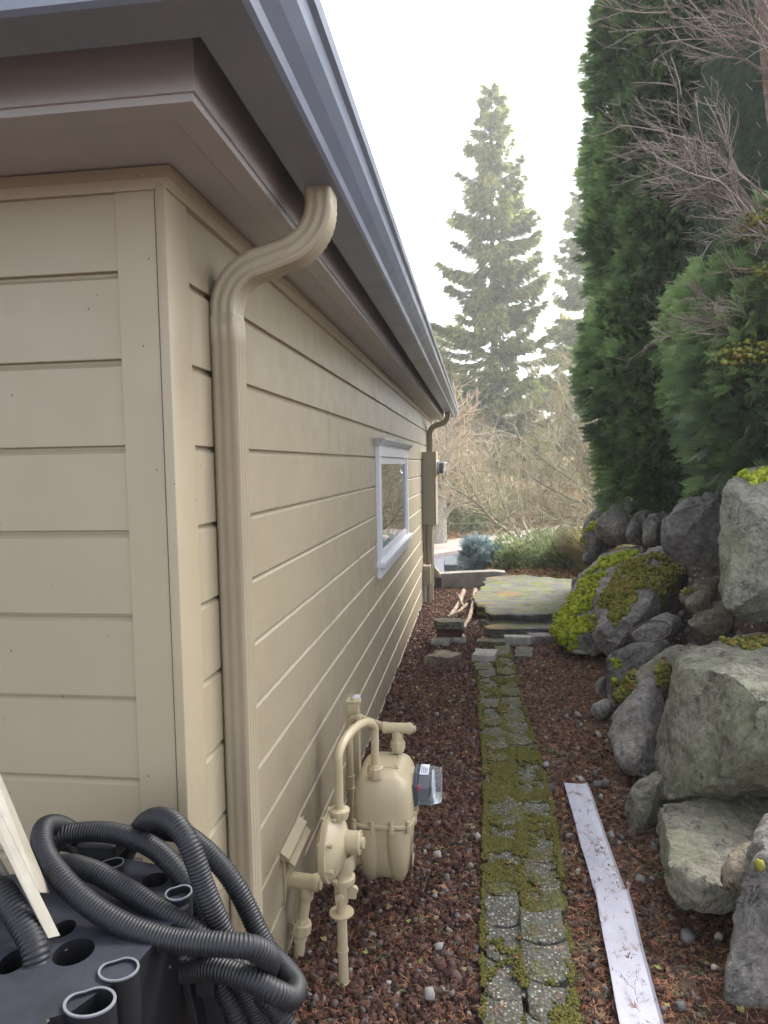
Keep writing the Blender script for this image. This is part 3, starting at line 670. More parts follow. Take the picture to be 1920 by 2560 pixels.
ol = [on_plane(*zh(u, v), DZ) for u, v in ((-900, 1500), (-500, 800), (-60, 655), (300, 640), (470, 590), (660, 565), (900, 610), (1000, 690), (1005, 820), (900, 930), (800, 1040), (740, 1110), (700, 1190), (560, 1250), (380, 1380), (250, 1420), (240, 1700), (-300, 1900))]
hc = [on_plane(*zh(*q), DZ) for q in ((392, 1062), (335, 940), (825, 680), (75, 1110))]
holes = [circ(hc[0], .029, .030), circ(hc[1], .018, .022), circ(hc[2], .022, .022), circ(hc[3], .02, .028)]
bm = plate(ol, holes, DZ-.012, DZ); bm.transform(Matrix.Translation(-Vector(wloc(std)))); me = bpy.data.meshes.new('deck'); bm.to_mesh(me); bm.free(); link('deck', me, 'dusty', std)
for h in holes: b = MB(); b.loft([[(x, y, z) for x, y in h] for z in (DZ-.0125, DZ-.09)], False); b.build('hole_sleeve', 'black', std, True)
sk = MB(); sk.loft([[(p.x, p.y, DZ-.0125) for p in ol], [(p.x*1.0+.004, p.y, DZ-.10) for p in ol], [(p.x-.006, p.y+.012, DZ-.22) for p in ol]], False); sk.build('skirt', 'dusty', std)
for (u, v, rx, ry, rise) in ((478, 1328, .034, .027, .005), (632, 1155, .028, .024, .004), (950, 748, .0215, .0215, .012), (600, 590, .019, .017, .015)):
    c = on_plane(*zh(u, v), DZ+rise); n = 28; rings = []
    def ring(k, z):
        return [(c.x+rx*k*math.cos(2*PI*i/n)*(1-.16*math.exp(-((i-10)/2.2)**2)), c.y+ry*k*math.sin(2*PI*i/n)*(1-.25*math.exp(-((i-10)/2.2)**2)), z) for i in range(n)]
    s_ = MB(); s_.loft([ring(1.05, c.z-.14), ring(1.0, c.z), ring(.9, c.z), ring(.88, c.z-.12)], False); so_ = s_.build('socket', 'dusty', std, True)
    e_ = MB(); e_.loft([ring(1.015, c.z-.001), ring(1.015, c.z+.0015), ring(.90, c.z+.0015), ring(.90, c.z-.001)], False); e_.build('socket_rim', plain('worn_rim', (.16, .165, .18), .5) if 'rim' not in M else M['rim'], so_, True); M['rim'] = so_.children[0].data.materials[0] if so_.children else M['steel']
    f_ = MB(); f_.loft([ring(.88, c.z-.118), ring(.02, c.z-.119)], False); f_.build('socket_floor', 'black', so_)
bx = MB(); q = on_plane(*zh(560, 545), DZ); bx.box(q.x-.045, q.y-.02, DZ, q.x+.03, q.y+.03, DZ+.028); bx.build('lug', 'dusty', std, False, .005)
def leg(p0, p1, wa, wb):
    mb = MB(); p0, p1 = Vector(p0), Vector(p1); t = (p1-p0).normalized(); u = t.cross(Vector((0, 1, 0))).normalized(); v = t.cross(u)
    prof = [(-1, -1), (1, -1), (1, -.6), (-.4, -.6), (-.4, 1), (-1, 1)]
    mb.loft([[p+u*a*wa+v*c*wb for a, c in prof] for p in (p0, p1)]); return mb.build('leg', 'dusty', std, False, .0015)
leg(ah(1030, 1060, 1.03), Vector((-.30, 1.0, .0)), .020, .02)
leg((-.55, .86, DZ-.21), (-.54, .83, 0), .02, .02); leg((-1.2, .86, DZ-.21), (-1.22, .84, 0), .02, .02); leg((-1.05, 1.2, DZ-.21), (-1.05, 1.24, 0), .02, .02)
b = MB(); p = ah(1085, 1170, 1.02); b.box(p.x-.012, p.y-.012, p.z-.035, p.x+.02, p.y+.006, p.z+.03); b.build('bracket', 'dusty', std, False, .004)
HO = []
def hose(mbv, mbf, pts, r=.0178, pitch=.0056):
    P = spline([ah(*p) for p in pts], .0014); P2 = [P[0]]; acc = 0; step = pitch/5
    for a, b_ in zip(P, P[1:]):                              # even steps
        L = (b_-a).length; t = step-acc
        while t <= L: P2.append(a+(b_-a)*(t/L)); t += step
        acc = (acc+L) % step
    P = np.array([p[:] for p in P2]); T = np.gradient(P, axis=0); T /= np.linalg.norm(T, axis=1, keepdims=True)
    n = 18; u = np.cross(T[0], [0, .3, 1.]); u /= np.linalg.norm(u); U = []
    for t in T: u = u-t*(u@t); u = u/np.linalg.norm(u); U.append(u)
    U = np.array(U); W_ = np.cross(T, U); ph = np.arange(len(P)) % 5; R = r*np.array([1.0, 1.0, .975, .90, .93])[ph]
    a = 2*PI*np.arange(n)/n; V = P[:, None]+(U[:, None]*np.cos(a)[None, :, None]+W_[:, None]*np.sin(a)[None, :, None])*R[:, None, None]
    i = np.arange(len(P)-1)[:, None]*n; j = np.arange(n); k = (j+1) % n; o = sum(len(x) for x in mbv)
    q = np.stack(np.broadcast_arrays(i+j, i+k, i+n+k, i+n+j), -1).reshape(-1, 4)
    mbv.append(V.reshape(-1, 3)); mbf.append(np.concatenate([q[:, [0, 1, 2]], q[:, [0, 2, 3]]])+o)
hv, hf = [], []
hose(hv, hf, [(640, 640, 1.22), (470, 500, 1.21), (340, 400, 1.17), (245, 395, 1.11), (222, 470, 1.06), (255, 570, 1.03), (335, 680, 1.0), (455, 795, .985), (590, 885, .975), (740, 955, .97), (900, 1000, .968), (1060, 1018, .968), (1220, 1026, .972), (1350, 1042, .985), (1425, 1100, 1.01), (1410, 1170, 1.05), (1330, 1180, 1.10), (1240, 1110, 1.16)])
hose(hv, hf, [(250, 560, 1.13), (300, 455, 1.14), (420, 428, 1.15), (560, 425, 1.15), (700, 455, 1.14), (830, 520, 1.13), (930, 615, 1.11), (1005, 720, 1.10), (1070, 850, 1.09), (1130, 1000, 1.08), (1200, 1180, 1.08)])
hose(hv, hf, [(640, 610, 1.24), (690, 500, 1.23), (760, 385, 1.18), (840, 348, 1.12), (925, 378, 1.08), (990, 460, 1.06), (1040, 580, 1.05), (1080, 700, 1.045), (1130, 830, 1.04), (1185, 960, 1.04), (1240, 1090, 1.05), (1330, 1260, 1.06), (1400, 1450, 1.07)])
hose(hv, hf, [(800, 420, 1.22), (960, 430, 1.19), (1080, 510, 1.17), (1170, 600, 1.155), (1245, 700, 1.145), (1310, 820, 1.14), (1365, 940, 1.13), (1430, 1060, 1.12), (1520, 1160, 1.10), (1575, 1245, 1.07), (1550, 1308, 1.02), (1470, 1282, .99), (1370, 1228, .985), (1250, 1180, .99), (1120, 1150, 1.0), (980, 1165, 1.02), (850, 1165, 1.04), (740, 1130, 1.06)])
hose(hv, hf, [(330, 600, 1.09), (400, 605, 1.075), (520, 645, 1.06), (660, 725, 1.045), (800, 815, 1.03), (920, 890, 1.02), (1050, 965, 1.015), (1160, 1060, 1.02), (1260, 1180, 1.03), (1350, 1330, 1.04), (1420, 1480, 1.05)])
hose(hv, hf, [(1120, 1150, 1.05), (1190, 1260, 1.04), (1250, 1380, 1.03), (1300, 1520, 1.03)])
hose(hv, hf, [(1330, 1230, 1.06), (1420, 1310, 1.03), (1490, 1400, 1.02), (1540, 1520, 1.02)])
hose(hv, hf, [(-90, 560, 1.02), (-20, 690, .97), (50, 800, .945), (130, 930, .925), (185, 1050, .91), (200, 1170, .90), (190, 1300, .885), (150, 1440, .87), (90, 1600, .86)], .0195, .0066)
hose(hv, hf, [(300, 470, 1.2), (400, 490, 1.2), (455, 560, 1.19), (450, 640, 1.18)])
ho = np_mesh('corrugated_hose', np.concatenate(hv), np.concatenate(hf), 'hose', None, None, True)
tag(recentre(ho), 'coiled black corrugated hose draped in loops over the black plastic stand', 'hose')
# L-shaped white plastic strip leaning on the stand
pl = MB()
def sheet(mb, q, th):
    q = [Vector(p) for p in q]; n_ = (q[1]-q[0]).cross(q[3]-q[0]).normalized()*th; mb.loft([q, [p+n_ for p in q]])
C0, C1 = at(149, 2340, .940), at(-195, 1640, .975)
sheet(pl, [at(118.6, 2347, .925), C0, C1, at(-235, 1640, .960)], .0025)
bk_ = Vector((-.004, .0028, 0)); cb_ = C0.lerp(C1, .143)+bk_; sheet(pl, [cb_, at(121, 2234, .985), at(-127, 1640, 1.02), C1+bk_], .0025)
o = pl.build('plastic_strip', 'oldwhite', None, False, .0006)
tag(recentre(o), 'off-white angled plastic strip leaning on the black stand in front of the siding', 'plastic strip')

# ------------------------------------------------------------------ stone path, strips, slabs, bricks, sticks
WORDS = 'first second third fourth fifth sixth seventh eighth ninth tenth eleventh twelfth thirteenth fourteenth fifteenth sixteenth seventeenth eighteenth nineteenth twentieth twenty-first twenty-second twenty-third twenty-fourth twenty-fifth twenty-sixth twenty-seventh twenty-eighth'.split()
def interp(y, pts): return float(np.interp(y, [p[0] for p in pts], [p[1] for p in pts]))
XL = [(1.4, -.012), (1.9, -.001), (2.6, .012), (3.1, .024), (3.6, .022), (4.2, .004), (4.9, -.006), (6, -.012)]
XR = [(1.4, .235), (1.9, .254), (2.6, .292), (3.1, .314), (3.6, .300), (4.2, .280), (4.9, .262), (6, .25)]
def paver(x0, x1, y0, y1, z, name='paver', mat='agg_moss', bulge=.028, sk_=0.0, th_=.05):
    w_ = x1-x0; top = []; n = 9
    for i in range(n):                                       # near, rounded end
        f = i/(n-1); top.append((x0+w_*f, y0+bulge*((2*f-1)**2)-bulge*.5+sk_*(f-.5)))
    for i in range(n):
        f = 1-i/(n-1); top.append((x0+w_*f+.003*math.sin(f*9+y0*7), y1+bulge*((2*f-1)**2)-bulge*.5+sk_*(f-.5)))
    top = [(x+random.gauss(0, .003), y+random.gauss(0, .003)) for x, y in top]
    cx, cy = (x0+x1)/2, (y0+y1)/2; tx, ty = random.gauss(0, .035), random.gauss(0, .022)
    def zz(x, y, d): return z+(x-cx)*tx+(y-cy)*ty+d
    def sh(k, d): return [(cx+(x-cx)*k, cy+(y-cy)*k, zz(x, y, d)) for x, y in top]
    mb = MB(); mb.loft([sh(.985, -th_), sh(1.0, -.012), sh(.985, -.003), sh(.94, 0), sh(.5, .0015), sh(.05, .001)])
    o = mb.build(name, mat, None, True); return recentre(o)
for c in range(2):
    y = 1.50+(.06 if c else 0); k = 0
    side = 'wall-side' if c == 0 else 'boulder-side'
    while y < (5.05 if c == 0 else 5.75):
        L = .158+random.uniform(-.008, .010)
        a, b_ = interp(y+L/2, XL), interp(y+L/2, XR); mid = (a+b_)/2+.010*math.sin(y*2.6)+.004*math.sin(y*7)
        x0, x1 = (a, mid-.0015) if c == 0 else (mid+.0015, b_)
        x0 += random.gauss(0, .006); x1 += random.gauss(0, .005)
        vis = y+L > 1.86
        if vis:
            mossy = y > 2.33
            o = paver(x0, x1, y, y+L-.006, .030+random.gauss(0, .0055), 'paver', 'agg_moss' if mossy else 'agg_clean', .030, random.gauss(0, .012))
            tag(o, f"{'mossy' if mossy else 'bare grey'} pebbly paver, {WORDS[k]} from the near end of the {side} row", 'paver', 'pebble concrete pavers of the narrow path'); k += 1
        y += L
mp = []                                                     # moss mats growing in the joints and over the worn pavers
for i in range(110000):
    y = random.uniform(1.75, 5.7); a, b_ = interp(y, XL), interp(y, XR); x = random.uniform(a-.012, b_+.012)
    joint = math.exp(-((x-(a+b_)/2-.010*math.sin(y*2.6))/.016)**2)+.7*math.exp(-((x-a)/.012)**2)+.7*math.exp(-((x-b_)/.012)**2)
    q = noise.noise(Vector((x*7, y*7, 2)))+.5*noise.noise(Vector((x*26, y*26, 5)))+.55*joint-.20+.30*math.exp(-((y-3.3)/.9)**2)-.22*max(0, 2.3-y)
    if q > random.random()*.35: mp.append((x, y, .031+.006*min(1, q)))
mp = np.array(mp); tv_, tf_ = ico(1, .3); k = len(mp)
mo_ = scatter('path_moss', tv_, tf_, rand_rot(k)*rng.uniform(.0022, .0062, k)[:, None, None], mp, 'pathmoss', None, np.clip(rng.normal(.5, .2, k), 0, 1)); tag(kind(mo_, 'stuff'), 'olive moss growing over the pavers and in their joints', 'moss')
def chunk(name, pts, z0, z1, mat, jit=.004, bev=.006):
    mb = MB(); c = Vector((sum(p[0] for p in pts)/len(pts), sum(p[1] for p in pts)/len(pts), 0)); rr = lambda s: random.gauss(0, s)
    rough_ = []
    for (x, y), (x2, y2) in zip(pts, pts[1:]+pts[:1]):
        L = math.hypot(x2-x, y2-y); m_ = max(1, int(L/.05))
        for i in range(m_): f = i/m_; rough_.append((x+(x2-x)*f+rr(jit), y+(y2-y)*f+rr(jit)))
    mb.loft([[(c.x+(x-c.x)*k, c.y+(y-c.y)*k, z+rr(jit)*.5) for x, y in rough_] for z, k in ((z0, .97), ((z0+z1)/2, 1.0), (z1-bev, .995), (z1, .97), (z1+.002, .5))])
    return recentre(mb.build(name, mat, None, True))
def quad(cx, cy, lx, ly, a):
    c, s_ = math.cos(a), math.sin(a); return [(cx+x*c-y*s_, cy+x*s_+y*c) for x, y in ((-lx/2, -ly/2), (lx/2, -ly/2), (lx/2, ly/2), (-lx/2, ly/2))]
for q, zt, mt, lab in ((quad(.03, 5.22, .135, .17, .05), .045, 'agg_moss', 'moss-covered paver just past the end of the wall-side paver row'),
                       (quad(.05, 5.50, .17, .20, -.12), .075, 'concrete', 'pale flat concrete block raised beside the end of the paver path'),
                       (quad(.105, 5.98, .24, .11, -.08), .05, 'agg_moss', 'long rough paver lying crosswise below the lower stone step'),
                       (quad(.335, 6.05, .23, .09, .0), .07, 'brick_grey', 'straight grey paver lying crosswise against the lower stone step'),
                       (quad(.36, 5.72, .14, .30, -.1), .028, 'agg_moss', 'single grey paver set apart beside the far end of the boulder-side row'),
                       (quad(.54, 6.12, .24, .14, .1), .07, 'basalt', 'low wedge of grey rock between lower step and mossy boulder')):
    tag(chunk('paver', q, -.03, zt, mt), lab, 'paver')
# bricks
def brick(q, z0, z1, mat, lab, j=.003): tag(chunk('brick', q, z0, z1, mat, j, .005), lab, 'brick', 'loose bricks in the lava gravel')
brick(quad(-.31, 6.00, .16, .20, -.15), .0, .065, 'brick_grey', 'grey concrete brick at the bottom of the little stack')
brick(quad(-.19, 6.10, .12, .18, .35), -.02, .064, 'brick_grey', 'grey brick half sunk beside the bottom of the little stack')
brick(quad(-.255, 6.05, .215, .10, .12), .067, .140, 'brick_red', 'dark red brick in the middle of the little stack')
brick(quad(-.255, 6.04, .235, .17, .15), .143, .205, 'agg_moss', 'rough pebbled grey brick on top of the little stack', .008)
brick(quad(-.275, 5.42, .20, .16, -.35), -.01, .075, 'tan_rock', 'tan mossy broken brick lying alone in the gravel', .012)
# fallen branches
def stick(pts, r0, r1, lab, forks=()):
    b = MB(); P = spline(pts, .03); P = [p+Vector((random.gauss(0, .004), 0, random.gauss(0, .003))) for p in P]; b.tube(P, [r0+(r1-r0)*i/(len(P)-1) for i in range(len(P))], 8)
    for f in forks: b.tube(spline(f, .03), r1*.9, 7)
    tag(recentre(b.build('branch', 'stick', None, True)), lab, 'branch', 'fallen branches by the stone slab')
stick([(-.165, 8.05, .10), (-.20, 7.55, .07), (-.27, 7.0, .05), (-.31, 6.62, .03)], .024, .016, 'peeling fallen branch nearest the wall, crossed by a forked piece')
stick([(-.30, 6.82, .065), (-.20, 6.95, .085), (-.12, 7.25, .105)], .018, .012, 'short bent fallen branch lying across the longer one', [[(-.15, 7.15, .10), (-.19, 7.5, .10), (-.215, 7.7, .115)]])
stick([(-.035, 7.98, .12), (-.055, 7.4, .09), (-.08, 6.95, .06), (-.135, 6.5, .03)], .025, .017, 'thick pale fallen branch closest to the stone slab')
# white vinyl strips on the litter
def strip(c0, c1, wid, z0, z1, lab, nail=False, n=24):
    mb = MB(); c0, c1 = Vector(c0), Vector(c1); t = (c1-c0).normalized(); s_ = Vector((-t.y, t.x, 0)); rings = []
    for i in range(n+1):
        f = i/n; p = c0+(c1-c0)*f; z = z0+(z1-z0)*f+.004*math.sin(f*9+c0.y*3)+.002*math.sin(f*23); ww = wid*(1+.012*math.sin(f*17))
        pr_ = [(-.5, .010), (-.44, .002), (-.2, .0), (.2, .001), (.44, .004), (.5, .013)]
        up_ = [p+s_*a*ww+Vector((0, 0, z+h)) for a, h in pr_]; rings.append(up_+[q-Vector((0, 0, .003)) for q in reversed(up_)])
    mb.loft(rings); o = mb.build('vinyl_strip', 'strip')
    if nail:
        hb = MB()
        for k in range(5):
            p = c1-t*(.03+k*.012)+s_*(.018-.004*k)*1.0; hb.box(p.x-.016, p.y-.0025, z1+.009, p.x+.016, p.y+.0025, z1+.0105)
        for dy, dx_ in ((.06, -.03), (.03, -.035)): hb.lathe((c1.x-t.x*dy-s_.x*dx_*-1, c1.y-dy, z1+.0045), (0, 0, 1), [(0, .007), (.0012, .007)], 12)
        recentre(o); h = hb.build('slot', 'dark', o); return tag(o, lab, 'plastic strip', 'white vinyl strips beside the path')
    return tag(recentre(o), lab, 'plastic strip', 'white vinyl strips beside the path')
strip((.452, 2.34, .022), (.447, 3.36, .020), .112, .0, .004, 'white vinyl strip farther along the path, slotted at its far end', True)
strip((.402, 1.45, .014), (.457, 2.50, .020), .116, .004, .012, 'nearer white vinyl strip overlapping the slotted one')
# slab steps
def slab(pts, z0, z1, lab, seed):
    ring_ = []
    for (x, y), (x2, y2) in zip(pts, pts[1:]+pts[:1]):
        L = math.hypot(x2-x, y2-y); m_ = max(1, int(L/.07))
        for i in range(m_):
            f = i/m_; px, py = x+(x2-x)*f, y+(y2-y)*f; j = .075*(noise.noise(Vector((px*5, py*5, seed)))+.5*noise.cell(Vector((px*6, py*6, seed))))
            cx = sum(p[0] for p in pts)/len(pts); cy = sum(p[1] for p in pts)/len(pts); d = Vector((px-cx, py-cy)); d.normalize(); ring_.append((px+d.x*j, py+d.y*j))
    mb = MB(); cx = sum(p[0] for p in ring_)/len(ring_); cy = sum(p[1] for p in ring_)/len(ring_)
    mb.loft([[(cx+(x-cx)*k+.012*noise.noise(Vector((x*9, y*9, z*60))), cy+(y-cy)*k+.012*noise.noise(Vector((x*9, y*9, z*60+7))), z) for x, y in ring_] for z, k in ((z0, .97), (z0+(z1-z0)*.35, 1.0), (z0+(z1-z0)*.40, .975), (z0+(z1-z0)*.72, .985), (z0+(z1-z0)*.76, 1.0), (z1, .992))])
    bm = bmesh.new(); vs = [bm.verts.new(v) for v in mb.v]
    for f in mb.f: bm.faces.new([vs[i] for i in f])
    bmesh.ops.recalc_face_normals(bm, faces=bm.faces); return rockmesh('stone_step', bm, 'slab', seed, .017, (.008, .010, .004), lab, 'stone step', None, 0, .010)
def rockmesh(name, bm, mat, seed, vox, amp, lab, cat, group=None, smooth_it=1, strata=0, facets=0, keep=.8):
    me = bpy.data.meshes.new('t'); bmesh.ops.delete(bm, geom=[v for v in bm.verts if not v.link_faces], context='VERTS'); bm.to_mesh(me); bm.free()
    ob = bpy.data.objects.new('t', me); COL.objects.link(ob); md = ob.modifiers.new('r', 'REMESH'); md.mode = 'VOXEL'; md.voxel_size = vox
    dg = bpy.context.evaluated_depsgraph_get(); me2 = bpy.data.meshes.new_from_object(ob.evaluated_get(dg)); bpy.data.objects.remove(ob)
    bm = bmesh.new(); bm.from_mesh(me2); off = Vector((seed*3.7, seed*1.3, seed*.9))
    for _ in range(smooth_it): bmesh.ops.smooth_vert(bm, verts=bm.verts, factor=.5, use_axis_x=True, use_axis_y=True, use_axis_z=True)
    if facets:                                              # break the lump into flat fracture faces
        A = np.array([v.co[:] for v in bm.verts]); fr_ = np.random.default_rng(seed+100); cen = A.mean(0)
        for _ in range(facets):
            n_ = fr_.normal(size=3)+np.array([-.35, -.75, .25]); n_ /= np.linalg.norm(n_); pr_ = (A-cen)@n_; lim = np.quantile(pr_, fr_.uniform(.89, .975)); A -= np.outer(np.maximum(0, pr_-lim)*.93, n_)
        lo0, hi0 = np.array([v.co[:] for v in bm.verts]).min(0), np.array([v.co[:] for v in bm.verts]).max(0); lo1, hi1 = A.min(0), A.max(0); A = (A-(lo1+hi1)/2)*((hi0-lo0)/(hi1-lo1))**keep+(lo0+hi0)/2*.6+(lo1+hi1)/2*.4
        for v, c in zip(bm.verts, A): v.co = c
    bm.normal_update(); co = []
    for v in bm.verts:
        p = v.co; q = p+off
        fac = noise.cell_vector(q*6.0+noise.noise_vector(q*3)*.8)
        d = amp[0]*noise.noise(q*2.6)+amp[1]*(noise.noise(q*7.5)+.6*(abs(noise.noise(q*5.2+Vector((9, 1, 4))))*-2+.5))+amp[2]*noise.noise(q*24)+amp[2]*.8*noise.noise(q*55)
        f2_ = noise.cell_vector(q*3.1+noise.noise_vector(q*1.7)*.5); d += amp[1]*1.3*(fac.x-.5)+amp[0]*1.5*(f2_.y-.5)+amp[1]*.9*((q.dot(Vector((fac.y-.5, fac.z-.5, fac.x-.5)))*14) % 1.0-.5)*.5
        if strata:
            hz_ = 1-abs(v.normal.z); d = d*.55+hz_*strata*(noise.cell(Vector((p.z*34+noise.noise(q*1.5)*1.2, q.x*1.3, q.y*.8)))-.5)*2+(1-hz_)*.006*(noise.cell(Vector((q.x*1.6+noise.noise(q*2), q.y*3.2, 2)))-.5)
        co.append(p+v.normal*d)
    for v, c in zip(bm.verts, co): v.co = c
    bmesh.ops.smooth_vert(bm, verts=bm.verts, factor=.18, use_axis_x=True, use_axis_y=True, use_axis_z=True)
    bm.to_mesh(me2); bm.free(); me2.materials.clear(); me2.polygons.foreach_set('use_smooth', [True]*len(me2.polygons)); me2.set_sharp_from_angle(angle=math.radians(38)); me2.name = name
    o = link(name, me2, mat); recentre(o); return tag(o, lab, cat, group)
def G(u, v, z): p = on_plane(*dd(u, v), z); return (p.x, p.y)
slab([G(1032, 1300, .17), G(1048, 1312, .17), (.12, 6.58), (.62, 6.55), (.80, 6.75), G(1252, 1300, .17), (1.25, 8.6), (.55, 9.0), (.10, 8.75), (-.03, 7.6)], .0, .145, 'large flat mossy stone slab forming the upper step at the path end', 3)
slab([(.03, 6.50), (.05, 6.75), (.72, 6.75), (.70, 6.32), (.30, 6.30), (.14, 6.28)], -.04, .075, 'lower mossy stone step in front of the large slab', 5)

# ------------------------------------------------------------------ boulders and their moss
def boulder(lab, poly, Y, thick, mat, seed, bulge=.25, moss=(), vox=.022, amp=(.016, .013, .006), mossmat='moss', push=(.55, .83, .05), dens=1.0, name='boulder', ridge=(), facets=16):
    """poly: source pixels of the outline, each with its own distance if given"""
    F_ = [at(p[0], p[1], (p[2] if len(p) > 2 else Y)) for p in poly]; c = sum(F_, Vector())/len(F_)
    size = max((p-c).length for p in F_); pv = Vector(push).normalized()*thick; tocam = (Vector((0, 0, EYE))-c).normalized()
    bm = bmesh.new(); R = random.Random(seed)
    for p in F_: bm.verts.new(p)
    for p in ridge: bm.verts.new(at(*p))
    for p in F_:
        bm.verts.new(c+(p-c)*.86+pv*R.uniform(.75, 1.0))
        if R.random() < .8: bm.verts.new(c+(p-c)*R.uniform(.45, .75)+tocam*size*bulge*R.uniform(.45, 1.0))
    bmesh.ops.convex_hull(bm, input=bm.verts[:])
    o = rockmesh(name, bm, mat, seed, vox, amp, lab, 'boulder', 'boulders of the rockery', 1, 0, facets)
    if moss: mossy(o, [(at(u, v, y), r) for u, v, y, r in moss], mossmat, dens, seed)
    return o
def mossy(o, spheres, mat, dens, seed, name='moss', size=(.007, .017)):
    me = o.data; L = o.location; pts, nr, ar = [], [], []
    for p in me.polygons:
        c = p.center+L
        if any((c-s).length < r*(.85+.5*noise.noise(c*9+Vector((seed, 0, 0)))) for s, r in spheres) and p.normal.z > -.35 and noise.noise(c*6+Vector((0, seed, 3))) > -.28:
            pts.append(c); nr.append(p.normal.copy()); ar.append(p.area)
    if not pts: return
    ar = np.array(ar); k = int(ar.sum()*9000*dens); i = rng.choice(len(pts), k, p=ar/ar.sum()); P = np.array([p[:] for p in pts])[i]; Nn = np.array([p[:] for p in nr])[i]
    P = P+rng.normal(0, .009, (k, 3)); s_ = rng.uniform(*size, k); cl = np.array([noise.noise(Vector(p)*22) for p in P]); P = P+Nn*(.004+.012*np.clip(cl, -.3, 1))[:, None]
    tv, tf = ico(1, .28); Ms = rand_rot(k)*s_[:, None, None]
    scatter(name, tv, tf, Ms, P, mat, o, np.clip(.5+.55*cl+rng.normal(0, .16, k)+.12*Nn[:, 2], 0, 1))
Z = lambda *pts: [zr(*p[:2])+tuple(p[2:]) for p in pts]
ZS = lambda *pts: [zs(*p[:2])+tuple(p[2:]) for p in pts]
boulder('dark craggy boulder topping the far end of the rockery, moss tuft on its crest', Z((270, 330), (300, 250), (320, 190), (420, 95), (520, 85), (580, 130), (560, 260), (430, 330), (340, 360)), 8.0, .6, 'dark_basalt', 1, .2, [zr(500, 100)+(8.0, .17), zr(480, 85)+(8.2, .17)])
boulder('rounded grey boulder with pale lichen rings under the hedge foot', Z((365, 310), (440, 190), (530, 105), (660, 120), (670, 230), (610, 350), (600, 432), (460, 452), (400, 400)), 7.45, .6, 'basalt', 2, .3)
boulder('narrow upright dark boulder beside the lichen-ringed one', Z((600, 430), (620, 270), (660, 165), (725, 180), (738, 390), (690, 452), (640, 462)), 7.0, .5, 'dark_basalt', 3)
boulder('smooth grey upright boulder left of the big dark block', Z((725, 195), (800, 180), (855, 280), (862, 390), (820, 445), (760, 452), (735, 390)), 6.7, .5, 'basalt', 4)
boulder('jagged far-left boulder with a bright moss cap', Z((255, 345), (275, 270), (360, 240), (440, 300), (455, 480), (390, 528), (330, 522), (290, 430)), 7.7, .5, 'dark_basalt', 5, .2, [zr(350, 290)+(7.6, .15), zr(310, 330)+(7.65, .15), zr(390, 260)+(7.65, .16)])
boulder('small dark rock wedged under the jagged far-left boulder', Z((283, 505), (300, 460), (345, 540), (335, 582), (290, 565)), 7.5, .3, 'dark_basalt', 6)
boulder('squat dark rock on the edge of the large flat slab', Z((172, 690), (195, 668), (262, 680), (270, 760), (210, 810), (172, 825)), 7.2, .3, 'dark_basalt', 26)
boulder('long sloping boulder blanketed in bright green moss', Z((25, 1060, 5.9), (45, 950, 6.2), (160, 850, 6.5), (270, 640, 6.8), (360, 550, 7.0), (480, 455, 7.1), (570, 450, 6.9), (650, 475, 6.7), (560, 610, 6.3), (470, 720, 6.0), (380, 950, 5.7), (370, 1180, 5.5), (310, 1255, 5.45), (240, 1278, 5.45), (150, 1245, 5.5), (70, 1215, 5.6)), 6, .55, 'basalt', 7, .12,
        [zr(u, v)+(y, .19) for u, v, y in ((560, 490, 6.75), (490, 540, 6.6), (430, 600, 6.5), (370, 680, 6.35), (320, 770, 6.2), (280, 860, 6.05), (230, 930, 5.95), (180, 1010, 5.8), (130, 1090, 5.7), (110, 1160, 5.65), (250, 1010, 5.75), (300, 900, 5.95))], dens=1.25)
boulder('tall grey boulder with dull moss shoulder next to the mossy sloping one', Z((370, 1130, 5.3), (400, 920, 5.5), (440, 790, 5.7), (500, 680, 5.9), (620, 540, 6.1), (740, 465, 6.2), (870, 440, 6.1), (950, 560, 5.8), (930, 710, 5.6), (850, 850, 5.4), (700, 985, 5.25), (640, 1060, 5.15), (600, 1180, 5.05), (510, 1240, 5.05), (440, 1335, 5.05), (395, 1345, 5.05), (365, 1270, 5.1)), 5.4, .6, 'basalt', 8, .16,
        [zr(u, v)+(y, .24) for u, v, y in ((820, 500, 5.9), (740, 520, 5.85), (660, 590, 5.8), (600, 680, 5.65), (560, 770, 5.55), (520, 870, 5.4), (700, 680, 5.6), (800, 620, 5.65))], mossmat='dullmoss', dens=1.1)
boulder('big square dark boulder directly below the hedge', Z((850, 290), (870, 190), (905, 155), (1060, 70), (1240, -10), (1285, 10), (1305, 330), (1312, 440), (1270, 572), (1150, 592), (950, 558), (905, 430)), 5.1, .8, 'dark_basalt', 9, .06, ridge=Z((915, 170, 4.95), (940, 540, 4.9)))
boulder('huge pale greenish upright boulder at the right of the rockery', Z((1275, 10), (1285, -60), (1340, -100), (1450, -150), (1560, -150), (1640, -60), (1900, 0), (1950, 700), (1800, 960), (1600, 972), (1450, 968), (1370, 922), (1305, 830), (1318, 600), (1295, 400)), 4.15, .9, 'pale_basalt', 10, .06, [zr(1600, 20)+(4.3, .14), zr(1540, 0)+(4.45, .12)], ridge=Z((1400, -20, 3.95), (1430, 560, 3.78), (1340, 860, 3.95), (1600, 900, 3.8), (1620, 100, 3.85)))
boulder('broken pale rock slab over a dark hollow in the rockery', Z((965, 872), (1080, 770), (1180, 690), (1290, 670), (1325, 760), (1310, 800), (1200, 790), (1120, 800), (1050, 850)), 4.75, .4, 'tan_rock', 11, .1, [zr(1090, 740)+(4.7, .07), zr(1230, 690)+(4.7, .12)], mossmat='dullmoss')
boulder('small loose chunk sitting in the dark hollow of the rockery', Z((1045, 862), (1090, 820), (1150, 785), (1215, 800), (1215, 885), (1090, 932), (1062, 915)), 4.62, .3, 'tan_rock', 12, .15)
